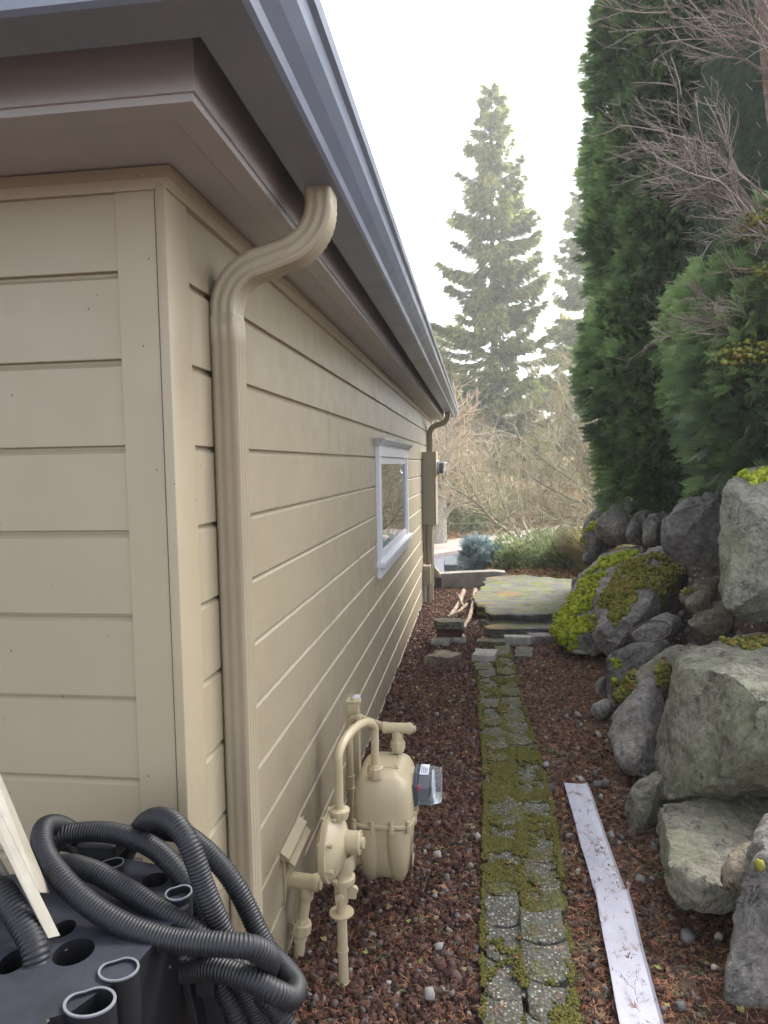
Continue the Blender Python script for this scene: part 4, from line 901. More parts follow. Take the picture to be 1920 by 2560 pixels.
boulder('crumbling pale rock below the hollow, beside the huge upright boulder', Z((1055, 960), (1200, 905), (1320, 860), (1360, 960), (1330, 1080), (1180, 1095), (1070, 1090), (1050, 1030)), 4.55, .4, 'tan_rock', 13, .15, [zr(1250, 1060)+(4.4, .16), zr(1120, 1110)+(4.3, .13), zr(1190, 1090)+(4.35, .13)])
boulder('flat round grey rock ringed by a dead vine', Z((640, 1110), (660, 1040), (780, 985), (900, 1000), (935, 1050), (905, 1130), (870, 1172), (700, 1160)), 4.85, .4, 'basalt', 14, .1)
boulder('knobbly boulder with yellow-green moss on its left side', ZS((-10, 560), (0, 330), (50, 200), (170, 105), (330, 80), (440, 150), (400, 330), (250, 450), (130, 560), (70, 645)), 4.35, .5, 'dark_basalt', 15, .25, [zs(u, v)+(4.25, .13) for u, v in ((20, 350), (60, 240), (120, 170), (180, 130), (20, 440), (90, 210), (250, 120))], dens=1.2)
boulder('slanting ridge of mossy rock behind the long upright stone', ZS((90, 560, 3.95), (200, 410, 4.0), (400, 195, 4.1), (560, 90, 4.2), (670, 105, 4.2), (660, 280, 4.1), (560, 420, 3.95), (430, 470, 3.9), (250, 560, 3.9)), 4.0, .45, 'olive_basalt', 16, .1, [zs(u, v)+(3.98, .13) for u, v in ((140, 500), (220, 410), (290, 330), (370, 260), (440, 210), (520, 150), (580, 140), (480, 260), (560, 230))]+[zs(600, 200)+(4.0, .12)], mossmat='dullmoss', dens=1.2)
boulder('long upright grey stone leaning at the path edge', ZS((62, 660, 3.75), (110, 560, 3.8), (235, 400, 3.85), (330, 325, 3.9), (425, 395, 3.85), (410, 520, 3.75), (350, 650, 3.65), (325, 760, 3.55), (305, 900, 3.45), (312, 1150, 3.32), (280, 1345, 3.25), (225, 1300, 3.28), (150, 1130, 3.4), (92, 980, 3.5), (92, 760, 3.65)), 3.6, .35, 'basalt', 17, .12)
boulder('largest boulder, olive grey with a wet flat top and brown stains', ZS((428, 1060, 3.1), (500, 880, 3.1), (560, 640, 3.1), (595, 450, 3.1), (630, 285, 3.12), (690, 110, 3.75), (800, 45, 3.95), (1000, 15, 4.05), (1450, 30, 4.1), (1800, 80, 4.1), (1150, 335, 3.0), (1000, 300, 3.02), (760, 280, 3.06), (1450, 395, 2.9), (1800, 450, 2.85), (1900, 800, 2.75), (1700, 1200, 2.85), (1400, 1395, 2.95), (1000, 1425, 3.05), (700, 1372, 3.1), (560, 1335, 3.1), (505, 1290, 3.1)), 3.1, .75, 'olive_basalt', 18, .07, [zs(1190, 40)+(3.85, .09), zs(1280, 20)+(3.9, .1), zs(1350, 60)+(3.75, .08)], .018, (.016, .012, .005), 'dullmoss', (.65, .75, .0), 1.0, 'boulder', ZS((985, 300, 2.93), (880, 700, 2.80), (850, 930, 2.82), (620, 1290, 2.95), (1280, 500, 2.78), (1300, 1050, 2.70), (1100, 1300, 2.85)), facets=4)
boulder('small grey rock leaning under the left corner of the largest boulder', ZS((198, 1500), (250, 1390), (320, 1250), (350, 1238), (440, 1300), (440, 1500), (400, 1645), (340, 1742), (270, 1722), (210, 1605)), 2.93, .3, 'olive_basalt', 19, .2)
boulder('wide brownish rock sloping down into the dark hollow under the largest boulder', ZS((425, 1340, 2.85), (540, 1400, 2.85), (700, 1480, 2.95), (1000, 1480, 3.2), (1500, 1450, 3.2), (1700, 1900, 2.6), (1500, 2150, 2.35), (1150, 2300, 2.2), (700, 2300, 2.25), (560, 2130, 2.35), (480, 2000, 2.42), (400, 1860, 2.5), (375, 1680, 2.6), (415, 1500, 2.75)), 2.6, .45, 'olive_basalt', 20, .02, (), .02, (.03, .02, .006), 'moss', (.8, .55, -.05), ridge=ZS((600, 1600, 2.55), (640, 1900, 2.42), (780, 2100, 2.3)), facets=5)
boulder('grey boulder at the bottom right corner with moss on its flank', ZS((1090, 2330), (1120, 2212), (1150, 2080), (1220, 1970), (1300, 1850), (1340, 1825), (1480, 1815), (1800, 1900), (1800, 3100), (1300, 3250), (1000, 3100)), 2.02, .5, 'basalt', 21, .06, [zs(1400, 1990)+(1.97, .06), zs(1430, 2060)+(1.96, .06), zs(1390, 2130)+(1.96, .05)], .016, mossmat='dullmoss', facets=0)
boulder('low rounded rock at the foot of the wide brownish sloping rock', ZS((1030, 2080), (1090, 1960), (1200, 1930), (1260, 1990), (1230, 2080), (1100, 2160)), 2.12, .2, 'tan_rock', 22, .25)
boulder('little grey stone at the foot of the tall boulder', ZS((-60, 420), (-40, 330), (20, 310), (40, 380), (10, 470), (-40, 480)), 4.45, .15, 'basalt', 23, .3, vox=.014)
boulder('half-buried flat stone in front of the knobbly mossy boulder', ZS((-80, 620), (-30, 560), (50, 560), (70, 640), (0, 680)), 4.25, .15, 'basalt', 24, .3, vox=.014)
boulder('pale stone filling the gap behind the largest boulder', ZS((550, 470), (560, 420), (610, 330), (690, 300), (690, 620), (560, 620), (540, 560)), 3.5, .4, 'tan_rock', 25, .1)
# dry vine round the flat rock, loose twigs
vn = MB(); vn.tube(spline([zp for zp in (at(*zr(u, v), y) for u, v, y in ((665, 1118, 4.62), (640, 1070, 4.62), (700, 1020, 4.66), (800, 985, 4.7), (900, 995, 4.68), (940, 1050, 4.62), (890, 1110, 4.56), (800, 1140, 4.52), (710, 1155, 4.52)))], .02), .006, 6)
tag(recentre(vn.build('vine', 'deadtwig', None, True)), 'dead brown vine looped over the flat round rock', 'vine')

# low concrete wall past the house
cw_ = MB(); cw_.loft([[(x, y0, z) for y0, z in ((8.95+dy, -.4), (8.95+dy, .175+dz), (9.12+dy, .175+dz), (9.12+dy, -.4))] for x, dy, dz in ((-.95, -.32, .0), (-.2, -.12, .01), (.20, .0, .01), (.34, .05, -.01))])
tag(recentre(cw_.build('concrete_wall', 'concrete', None, False, .006)), 'low weathered concrete retaining wall past the house corner', 'wall')

# ------------------------------------------------------------------ gravel and litter
def surf(x, y): return height(x, y)
def onpath(x, y): return interp(y, XL)-.008 < x < interp(y, XR)+.008 and y < 5.7
def pts_in(k, x0, x1, y0, y1, pw=1.0, tries=3):
    x = rng.uniform(x0, x1, k); y = y0+(y1-y0)*rng.random(k)**pw; keep = [i for i in range(k) if not onpath(x[i], y[i])]; x, y = x[keep], y[keep]
    return np.stack([x, y, [surf(a, b_) for a, b_ in zip(x, y)]], 1)
P = np.concatenate([pts_in(21000, -.605, .02, 1.5, 4.2), pts_in(18000, -.605, .03, 4.2, 8.75), pts_in(8000, .24, .85, 1.5, 6.4)])
lavas = []
k = len(P); s_ = np.clip(rng.lognormal(math.log(.0078), .38, k), .0035, .019); P[:, 2] += s_*.35+rng.random(k)*.008; P[:, 2] -= (P[:, 0] > .2)*.006
tv, tf = ico(1, .36, (1, .85, .75)); o = scatter('gravel', tv, tf, rand_rot(k)*s_[:, None, None], P, 'lava', None, rng.random(k)**1.1)
tag(kind(o, 'stuff'), 'dark red lava rock gravel along the foot of the wall', 'gravel')
# larger grey pebbles, mostly near the meter and in the soil of the bank
Pp = np.concatenate([pts_in(110, -.58, .0, 1.5, 3.0), pts_in(40, -.58, .0, 3.0, 7), pts_in(110, .3, .8, 1.6, 4.5), pts_in(1500, .95, 2.2, 3.9, 6.5)])
k = len(Pp); s_ = np.clip(rng.lognormal(math.log(.0125), .35, k), .006, .03); Pp[:, 2] += s_*.5+.006
tv, tf = ico(1, .34, (1, .8, .6)); o = scatter('pebbles', tv, tf, rand_rot(k)*s_[:, None, None], Pp, 'pebble', None, None)
tag(kind(o, 'stuff'), 'loose grey pebbles scattered over the gravel and soil', 'pebbles')
# dry arborvitae needles
sprigs = [template([((0, 0, 0), (0, 1, .1), .035), ((0, .3, .03), (.28, .62, .12), .035), ((0, .42, .05), (-.26, .75, .05), .035), ((0, .62, .07), (.2, .92, .12), .03)]),
          template([((0, 0, 0), (.08, .55, .16), .03), ((.08, .55, .16), (.30, 1.0, .05), .028), ((.05, .35, .1), (-.2, .7, .1), .03)]),
          template([((0, 0, 0), (.1, 1, .22), .022)])]
def litter(name, n_list, mat, lab, smin=.014, smax=.05, lift=.012, bias=1.0):
    Vs, Fs, vals = [], [], []; o_ = 0
    for (k, x0, x1, y0, y1, pw, path) in n_list:
        n_ = k
        x = rng.uniform(x0, x1, k); y = y0+(y1-y0)*rng.random(k)**pw
        z = np.array([surf(a, b_)+(.036 if onpath(a, b_) or (n_ == 170) else lift*random.random()+.006) for a, b_ in zip(x, y)])
        if not path: keep = np.array([not onpath(a, b_) for a, b_ in zip(x, y)]); x, y, z = x[keep], y[keep], z[keep]
        k = len(x)
        for j, (tv, tf) in enumerate(sprigs):
            i = np.arange(k) % 3 == j; kk = i.sum()
            if not kk: continue
            Ms = rand_rot(kk, .22)*rng.uniform(smin, smax, kk)[:, None, None]; T = np.stack([x[i], y[i], z[i]], 1)
            V = (np.einsum('kij,nj->kni', Ms, tv)+T[:, None]).reshape(-1, 3); F = (tf[None]+(np.arange(kk)*len(tv))[:, None, None]).reshape(-1, 3)+o_; o_ += len(V)
            Vs.append(V); Fs.append(F); vals.append(np.repeat(rng.random(kk)**bias, len(tv)))
    o = np_mesh(name, np.concatenate(Vs), np.concatenate(Fs), mat, None, np.concatenate(vals)); tag(kind(o, 'stuff'), lab, 'litter')
litter('litter', [(15000, -.6, .02, 1.5, 5, 1, False), (6000, -.6, .05, 5, 8.6, 1, False), (170, .34, .53, 1.6, 3.35, 1, True), (19000, .25, .95, 1.4, 5.0, 1, False), (6000, .3, .9, 5.0, 6.6, 1, False), (900, .0, .3, 1.7, 5.6, 1, True), (5000, .9, 2.2, 1.6, 6.5, 1, False), (2500, -.5, .1, 7, 8.7, 1, False)], 'litter', 'dry orange brown cedar needles lying over gravel and path')
lt = template([((0, 0, 0), (0, 1, .15), .3), ((0, .2, .02), (.35, .6, .25), .16), ((0, .2, .02), (-.35, .6, .1), .16)])
Pl = np.concatenate([pts_in(110, -.58, .0, 1.5, 5), pts_in(60, .3, .9, 1.6, 5), pts_in(90, -.58, .1, 5, 8.5), pts_in(60, .3, .8, 5, 6.4)]); k = len(Pl); Pl[:, 2] += .02
o = scatter('leaves', lt[0], lt[1], rand_rot(k, .3)*rng.uniform(.014, .034, k)[:, None, None], Pl, 'leaf'); tag(kind(o, 'stuff'), 'scattered dead and green leaves on the gravel', 'leaves')

# ------------------------------------------------------------------ twigs, trees, hedge
class Tw:
    """three-sided tapering twigs collected into one mesh"""
    def __init__(s): s.V = []; s.F = []; s.val = []; s.n = 0
    def tube(s, P, r0, r1, n=3, val=None):
        P = np.array([p[:] for p in P]); m_ = len(P); T = np.gradient(P, axis=0); T /= np.linalg.norm(T, axis=1, keepdims=True)+1e-9
        a = np.cross(T, [.31, .2, .93]); a /= np.linalg.norm(a, axis=1, keepdims=True)+1e-9; b_ = np.cross(T, a)
        R = np.linspace(r0, r1, m_); th = 2*PI*np.arange(n)/n
        V = P[:, None]+(a[:, None]*np.cos(th)[None, :, None]+b_[:, None]*np.sin(th)[None, :, None])*R[:, None, None]
        i = np.arange(m_-1)[:, None]*n; j = np.arange(n); k = (j+1) % n
        q = np.stack(np.broadcast_arrays(i+j, i+k, i+n+k, i+n+j), -1).reshape(-1, 4)+s.n
        s.V.append(V.reshape(-1, 3)); s.F.append(np.concatenate([q[:, [0, 1, 2]], q[:, [0, 2, 3]]])); s.val.append(np.full(m_*n, random.random() if val is None else val)); s.n += m_*n
    def build(s, name, mat, parent=None): return np_mesh(name, np.concatenate(s.V), np.concatenate(s.F), mat, parent, np.concatenate(s.val), True)
def rvec(): return Vector((random.gauss(0, 1), random.gauss(0, 1), random.gauss(0, 1))).normalized()
def grow(tw, p, d, L, r, depth, spec, pull=Vector((0, 0, 0))):
    """spec: per level (children, length factor, spread, bend)"""
    n = 5 if depth < 2 else 4; P = [p]; dirn = d.normalized()
    for i in range(n-1):
        dirn = (dirn+rvec()*spec[depth][3]+pull*.12).normalized(); P.append(P[-1]+dirn*(L/(n-1)))
    tw.tube(P, r, r*.55, 5 if r > .02 else 3)
    if depth+1 >= len(spec): return
    for c in range(spec[depth][0]):
        f = random.uniform(.25, 1.0); i = min(n-2, int(f*(n-1))); q = P[i].lerp(P[i+1], f*(n-1)-i); base = (P[i+1]-P[i]).normalized()
        side = rvec(); side = (side-base*side.dot(base)).normalized(); nd = (base*(1-spec[depth][2])+side*spec[depth][2]+pull*.25)
        grow(tw, q, nd, L*spec[depth][1]*random.uniform(.6, 1.15), r*.55, depth+1, spec, pull)

spray = template([((0, 0, 0), (0, 1, -.08), .034)]+[((0, a, -.05*a), (sx*(.13+.30*a*(1.25-a)*1.7), min(1.06, a+.34), -.10*a-.03), .046) for a in (.06, .19, .32, .45, .58, .72) for sx in (1, -1)]
                 +[((sx*(.08+.10*a), a+.14, -.03), (sx*(.26+.12*a), a+.20, -.07), .034) for a in (.1, .24, .38, .52) for sx in (1, -1)])
def arborvitae(name, lab, x, y, z0, z1, rad, seed, n_plume, per, holes=None, size=(.09, .18), vis=None, group='arborvitae trees of the tall hedge', core_k=.82):
    """a column of upright plumes, each covered in flat sprays"""
    t = thing(name, lab, 'tree', (x, y, height(x, y)), group); zb_ = height(x, y)-.15; R = random.Random(seed); rg = np.random.default_rng(seed)
    Ps, Ds, Ns, vals = [], [], [], []
    for i in range(n_plume):
        h = z0+(z1-z0)*R.random()**.95; f = (h-z0)/(z1-z0); rr = rad*min(1, .62+f*2.2)*(1 if f < .55 else max(.15, 1-(f-.55)*1.3)); a = R.uniform(0, 2*PI)
        if vis and not vis(a): continue
        rr *= R.uniform(.74, 1.10); c = np.array([x+math.cos(a)*rr*.86, y+math.sin(a)*rr*.86, h])
        if holes and holes(c, R): continue
        hh, hw = R.uniform(.28, .50), R.uniform(.15, .25); k = int(per*hh*hw*9); outw = np.array([math.cos(a), math.sin(a), 0])
        u = rg.normal(size=(k, 3)); u /= np.linalg.norm(u, axis=1, keepdims=True); u = u+outw*.45; u /= np.linalg.norm(u, axis=1, keepdims=True)
        taper = 1-.45*np.clip(u[:, 2], -1, 1)
        P_ = c+u*np.stack([hw*taper, hw*taper, np.full(k, hh)], 1)*rg.uniform(.72, 1.0, k)[:, None]
        d = u*np.array([.9, .9, .3])+outw*.45+np.array([0, 0, .10])+rg.normal(0, .26, (k, 3))+np.array([0, 0, -.35])*rg.random((k, 1))
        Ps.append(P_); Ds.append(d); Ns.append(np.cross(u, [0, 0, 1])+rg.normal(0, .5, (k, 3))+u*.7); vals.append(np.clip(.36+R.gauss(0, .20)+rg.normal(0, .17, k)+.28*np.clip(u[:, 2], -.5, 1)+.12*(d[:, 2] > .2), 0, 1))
    P_, D_, N_, v_ = map(np.concatenate, (Ps, Ds, Ns, vals)); k = len(P_)
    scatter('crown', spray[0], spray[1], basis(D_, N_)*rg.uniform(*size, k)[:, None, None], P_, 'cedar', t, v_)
    b = MB(); b.tube(spline([(x, y, zb_), (x+.03, y+.02, z0+1.5), (x-.02, y, z0+3), (x, y, z1-.8)], .25), [.09*(1-.8*i/40) for i in range(len(spline([(x, y, zb_), (x+.03, y+.02, z0+1.5), (x-.02, y, z0+3), (x, y, z1-.8)], .25)))], 9); b.build('trunk', 'bark', t, True)
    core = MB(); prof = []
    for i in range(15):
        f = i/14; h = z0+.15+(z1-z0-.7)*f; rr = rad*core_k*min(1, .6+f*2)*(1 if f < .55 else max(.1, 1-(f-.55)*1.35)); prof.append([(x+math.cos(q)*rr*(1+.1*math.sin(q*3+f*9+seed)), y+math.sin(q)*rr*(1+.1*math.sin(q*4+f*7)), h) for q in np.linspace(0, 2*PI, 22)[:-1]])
    tw = Tw()                                               # dark dead inner twigs
    for i in range(700):
        a = R.uniform(0, 2*PI); h = z0+.1+(z1-z0-.5)*R.random(); q = Vector((x, y, h)); e = q+Vector((math.cos(a), math.sin(a), R.uniform(-.1, .5)))*rad*.9
        tw.tube([q, q.lerp(e, .5)+rvec()*.05, e], .008, .003)
    tw.build('inner_twigs', 'deadtwig', t)
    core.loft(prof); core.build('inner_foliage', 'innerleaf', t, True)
    return t
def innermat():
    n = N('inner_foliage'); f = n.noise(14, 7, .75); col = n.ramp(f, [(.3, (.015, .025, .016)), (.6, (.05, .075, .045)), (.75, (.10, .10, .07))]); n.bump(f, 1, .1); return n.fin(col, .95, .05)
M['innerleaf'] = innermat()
arborvitae('arborvitae', 'lush dark green arborvitae at the far end of the hedge, edged against the sky', 2.16, 7.9, .98, 8.8, .92, 11, 600, 90, vis=lambda a: math.cos(a) < .55 or math.sin(a) < -.2)
arborvitae('arborvitae', 'green arborvitae in the middle of the hedge above the square dark boulder', 2.50, 6.15, 1.15, 6.9, .90, 12, 260, 105, holes=lambda c, R: c[2] > 2.55+.35*R.random(), vis=lambda a: math.sin(a) < .5 or math.cos(a) < 0)
arborvitae('arborvitae', 'shaded arborvitae rising behind the bare branched one', 3.3, 7.4, 1.0, 8.2, 1.15, 13, 360, 80, core_k=.62, vis=lambda a: math.sin(a) < .4 or math.cos(a) < 0)
# nearest hedge tree: half dead, bare sweeping twigs on the path side
bt_ = thing('arborvitae', 'half dead arborvitae of bare grey sweeping twigs at the near end of the hedge', 'tree', (2.12, 4.55, 1.1), 'arborvitae trees of the tall hedge')
tr = MB(); tp_ = spline([(2.12, 4.62, 1.0), (1.98, 4.62, 2.0), (1.84, 4.58, 2.9), (1.70, 4.5, 3.7), (1.60, 4.45, 4.4), (1.52, 4.45, 5.6)], .2)
tr.tube(tp_, [.060*(1-.55*i/len(tp_)) for i in range(len(tp_))], 9); tr.build('trunk', 'bark', bt_, True)
tr = MB(); tq = spline([(2.3, 4.7, 1.0), (2.2, 4.5, 2.6), (2.05, 4.45, 4.4), (1.95, 4.5, 6.0)], .2); tr.tube(tq, [.05*(1-.5*i/len(tq)) for i in range(len(tq))], 9); tr.build('trunk', 'bark', bt_, True)
tw = Tw(); spec = [(9, .55, .42, .10), (6, .5, .45, .12), (3, .5, .45, .15), (0, 0, 0, .2)]
for i in range(40):
    h = random.uniform(2.15, 5.8); j = min(range(len(tp_)), key=lambda q: abs(tp_[q].z-h)); p = tp_[j] if random.random() < .6 else min(tq, key=lambda q: abs(q.z-h))
    hi = sst(2.4, 3.6, h); d = Vector((-1.0+.5*hi, -.35+.5*random.gauss(0, .6), random.uniform(-.05, .55)+.2*hi))
    grow(tw, p+Vector((.05, 0, 0)), d, random.uniform(.55, .95)*(1-.30*sst(2.2, 1.5, h)), .010, 0, spec, Vector((-.4, -.1, .25)))
tw.build('bare_twigs', 'deadtwig', bt_)
gm_ = []
for i in range(8):
    c = np.array([1.72+random.gauss(0, .14), 4.35+random.gauss(0, .1), random.uniform(2.0, 2.9)]); k = 60; gm_.append(c+rng.normal(0, (.06, .05, .025), (k, 3)))
gm_ = np.concatenate(gm_); tv, tf = ico(1, .3); scatter('moss', tv, tf, rand_rot(len(gm_))*rng.uniform(.006, .016, len(gm_))[:, None, None], gm_, 'dullmoss', bt_)
# green foliage of the same hedge low on its right
arborvitae('arborvitae', 'young green arborvitae low above the huge upright boulder', 2.15, 4.95, 1.62, 2.9, .66, 14, 90, 110, size=(.09, .18))

# --- conifers across the road
tuft = template([((0, 0, 0), (0, 1, -.12), .05)]+[((0, a, -.02), (sx*.34*(1.15-a), a+.26, -.16), .05) for a in (.05, .2, .35, .5, .65, .8) for sx in (1, -1)])
def conifer(lab, x, y, z0, z1, rmax, seed, n=1.0, bare=.12, skew=0.0):
    t = thing('conifer', lab, 'tree', (x, y, z0), 'tall conifers across the road'); R = random.Random(seed); rg = np.random.default_rng(seed)
    b = MB(); H = z1-z0; tp = [(x, y, z0-.3), (x+.05, y, z0+H*.3), (x-.05, y, z0+H*.65), (x, y, z1)]; sp = spline(tp, 1.0); b.tube(sp, [.34*(1-.95*i/(len(sp)-1)) for i in range(len(sp))], 10); b.build('trunk', 'bark', t, True)
    tw = Tw(); Ps, Ds, Ns, vs = [], [], [], []; h = z0+H*bare
    while h < z1-.15:
        f = (h-z0)/H; L0 = rmax*(1-f)**.82*(1 if f > .25 else .8+.8*f)+.22
        for c in range(R.randint(5, 7)):
            a = R.uniform(0, 2*PI); L = L0*R.choice((.5, .75, .9, 1.0, 1.0, 1.12)); rise = .30*f+R.uniform(-.12, .22); P_ = []
            for i in range(7):
                q = i/6; P_.append(Vector((x+math.cos(a)*L*q, y+math.sin(a)*L*q, h+L*(rise*q-.55*(1-f*.7)*q*(1-q)*1.0-.18*q+.16*q*q))))
            tw.tube(P_, .03*(1-f)+.012, .006); br = R.gauss(0, .12)
            kk = max(6, int(L*46*n))
            for i in range(kk):
                q = R.random()**.75; q = .12+.88*q; j = min(5, int(q*6)); p = P_[j].lerp(P_[j+1], q*6-j); o_ = Vector((math.cos(a), math.sin(a), 0)); s_ = Vector((-o_.y, o_.x, 0))*R.uniform(-1, 1)*.62*(1.25-q)*min(L, 2.2)*.55
                Ps.append((p+s_+Vector((0, 0, -.22*abs(R.gauss(0, .5))))) [:]); d = o_*R.uniform(.4, 1)+s_*.9+Vector((0, 0, R.uniform(-.95, .25))); Ds.append(d[:]); Ns.append((R.gauss(0, .5), R.gauss(0, .5), 1)); vs.append(min(1, max(0, .45+br+R.gauss(0, .17)+(.45 if R.random() < .03 else 0))))
        h += H*.021*R.uniform(.7, 1.3)
    Ps.append((x, y, z1-.1)); Ds.append((0, 0, 1)); Ns.append((1, 0, 0)); vs.append(.5)
    Ps, Ds, Ns = map(np.array, (Ps, Ds, Ns)); k = len(Ps)
    scatter('crown', tuft[0], tuft[1], basis(Ds, Ns)*rg.uniform(.24, .52, k)[:, None, None], Ps, 'fir', t, np.array(vs)); tw.build('limbs', 'bark', t); return t
c1 = at(*dd(1068, 900), 41); conifer('tallest fir standing alone against the sky across the road', c1.x, 41, -1.2, at(*dd(1043, 178), 41).z, 4.9, 21, 1.5)
c2 = at(*dd(1262, 700), 46); conifer('second fir half hidden behind the hedge edge', c2.x+.2, 46, -1, at(*dd(1272, 330), 46).z, 4.2, 22, 1.2)
c3 = at(*dd(965, 850), 48); conifer('lower fir showing just past the end of the gutter', c3.x-1.4, 50, -1, at(*dd(960, 690), 50).z, 3.6, 23, 1.1)

# --- bare garden trees with lichen
def bare(lab, base, stems, mat, spec, r, group=None, pull=Vector((0, 0, .1)), barkmat='palebark', name='bare_tree'):
    t = thing(name, lab, 'tree', base, group); b = MB(); tw = Tw()
    for pts, k in stems:
        P_ = spline([Vector(p) for p in pts], .12); n = len(P_); b.tube(P_, [r*k*(1-.75*i/(n-1)) for i in range(n)], 7)
        for i in range(int(n*.25), n):
            for _ in range(spec[0][0]):
                d = (P_[min(i+1, n-1)]-P_[i-1]).normalized(); s_ = rvec(); s_ = (s_-d*s_.dot(d)).normalized(); grow(tw, P_[i], d*.6+s_*.6+pull, random.uniform(.5, 1)*spec[0][1], r*k*.20*(1-.6*i/n)+.003, 0, spec[1:], pull)
    b.build('trunk', barkmat, t, True); tw.build('twigs', mat, t); return t
def zc(u, v, Y): return at(1050+u/3.4556, 780+v/3.4556, Y)
sp3 = [(2, .62), (4, .55, .5, .10), (4, .55, .5, .14), (2, .5, .5, .2), (0, 0, 0, .2)]
sp3 = [(2, .75), (5, .55, .5, .12), (3, .6, .5, .15), (0, 0, 0, .2)]
bb = zc(930, 2020, 12.4); bb.z = height(bb.x, bb.y)
bare('spreading bare maple with pale lichen stems behind the green shrubs', bb, [
    ([bb, zc(800, 1930, 12.2), zc(640, 1810, 11.9), zc(540, 1700, 11.7), zc(420, 1600, 11.5), zc(250, 1500, 11.3)], 1.0),
    ([zc(720, 1880, 12.1), zc(560, 1750, 12.0), zc(420, 1720, 12), zc(300, 1640, 12)], .55),
    ([bb, zc(850, 1930, 12.5), zc(770, 1780, 12.6), zc(700, 1600, 12.7), zc(640, 1380, 12.8), zc(600, 1150, 12.9)], .8),
    ([bb, zc(930, 1930, 12.6), zc(880, 1760, 12.8), zc(860, 1500, 13), zc(880, 1250, 13.1)], .75),
    ([zc(960, 2020, 12.5), zc(1010, 1930, 12.3), zc(1050, 1800, 12.1), zc(1040, 1600, 12), zc(980, 1350, 11.9)], .8),
    ([zc(1010, 2020, 12.5), zc(1140, 1960, 12.1), zc(1230, 1830, 11.8), zc(1280, 1700, 11.6)], .7),
    ([zc(540, 1700, 11.7), zc(440, 1500, 11.6), zc(330, 1350, 11.6), zc(200, 1250, 11.6)], .5),
    ([zc(640, 1810, 11.9), zc(560, 1560, 11.9), zc(480, 1340, 12)], .5)], 'twig', sp3, .042)
b2 = zc(1560, 1980, 10.6); b2.z = .3
bare('dense lichen-crusted bare shrub leaning out from behind the far boulders', b2, [
    ([b2, zc(1480, 1620, 10.6), zc(1300, 1440, 10.5), zc(1120, 1320, 10.4), zc(960, 1180, 10.3), zc(840, 1080, 10.2)], 1.0),
    ([b2, zc(1500, 1560, 10.8), zc(1420, 1440, 10.9), zc(1280, 1250, 11), zc(1180, 1080, 11.1), zc(1100, 900, 11.2)], .9),
    ([b2, zc(1530, 1500, 10.9), zc(1440, 1300, 11.0), zc(1360, 1060, 11.2), zc(1280, 800, 11.4), zc(1180, 560, 11.6)], .9),
    ([b2, zc(1450, 1700, 10.4), zc(1280, 1600, 10.2), zc(1080, 1500, 10.1), zc(900, 1380, 10.1), zc(800, 1330, 10)], .8),
    ([b2, zc(1440, 1800, 10.2), zc(1250, 1760, 10), zc(1050, 1700, 9.9), zc(880, 1600, 9.9)], .7),
    ([b2, zc(1420, 1840, 10), zc(1320, 1840, 9.9), zc(1180, 1800, 9.8), zc(1020, 1790, 9.8)], .55),
    ([b2, zc(1500, 1350, 11), zc(1430, 1050, 11.2), zc(1400, 760, 11.4), zc(1330, 480, 11.5)], .8)], 'twig', [(2, .62), (7, .5, .5, .12), (4, .55, .5, .15), (0, 0, 0, .2)], .036)
# birch-like pale trunk across the road and brush behind it
bw_ = zc(178, 1990, 31); bw_.z = -1.95
bare('pale birch trunk across the road just past the meter cabinet', bw_, [
    ([bw_, zc(182, 1780, 31), zc(195, 1560, 31.1), zc(230, 1350, 31.2), zc(250, 1100, 31.3), zc(300, 850, 31.4)], 1.0), ([zc(185, 1800, 31), zc(260, 1700, 30.8), zc(400, 1600, 30.6), zc(520, 1450, 30.5)], .5), ([zc(190, 1640, 31), zc(120, 1450, 31), zc(80, 1200, 31)], .5)], 'pinktwig', [(2, 1.7), (4, .55, .5, .1), (3, .55, .5, .14), (0, 0, 0, .2)], .30)
def brush(name, n, x0, x1, s0, s1, h0, h1, mat, lab, seed):
    random.seed(seed); tw = Tw()
    for i in range(n):
        x = random.uniform(x0, x1); s_ = random.uniform(s0, s1); y = s_+1.25*x; z = height(x, y); H = random.uniform(h0, h1)
        for c in range(random.randint(2, 4)):
            d = Vector((random.gauss(0, .35), random.gauss(0, .35), 1)); grow(tw, Vector((x, y, z-.2)), d, H*.55, .05, 0, [(7, .62, .42, .10), (5, .6, .45, .12), (2, .6, .5, .15), (0, 0, 0, .2)], Vector((0, 0, .25)))
    o = tw.build(name, mat); tag(kind(o, 'stuff'), lab, 'woods')
brush('woods', 46, -8, 10, 37, 50, 3.5, 6.5, 'pinktwig', 'pinkish leafless brush filling the bank across the road', 5)
brush('woods', 40, -14, 20, 52, 74, 5, 8, 'twig', 'brown leafless wood higher on the far slope', 6)
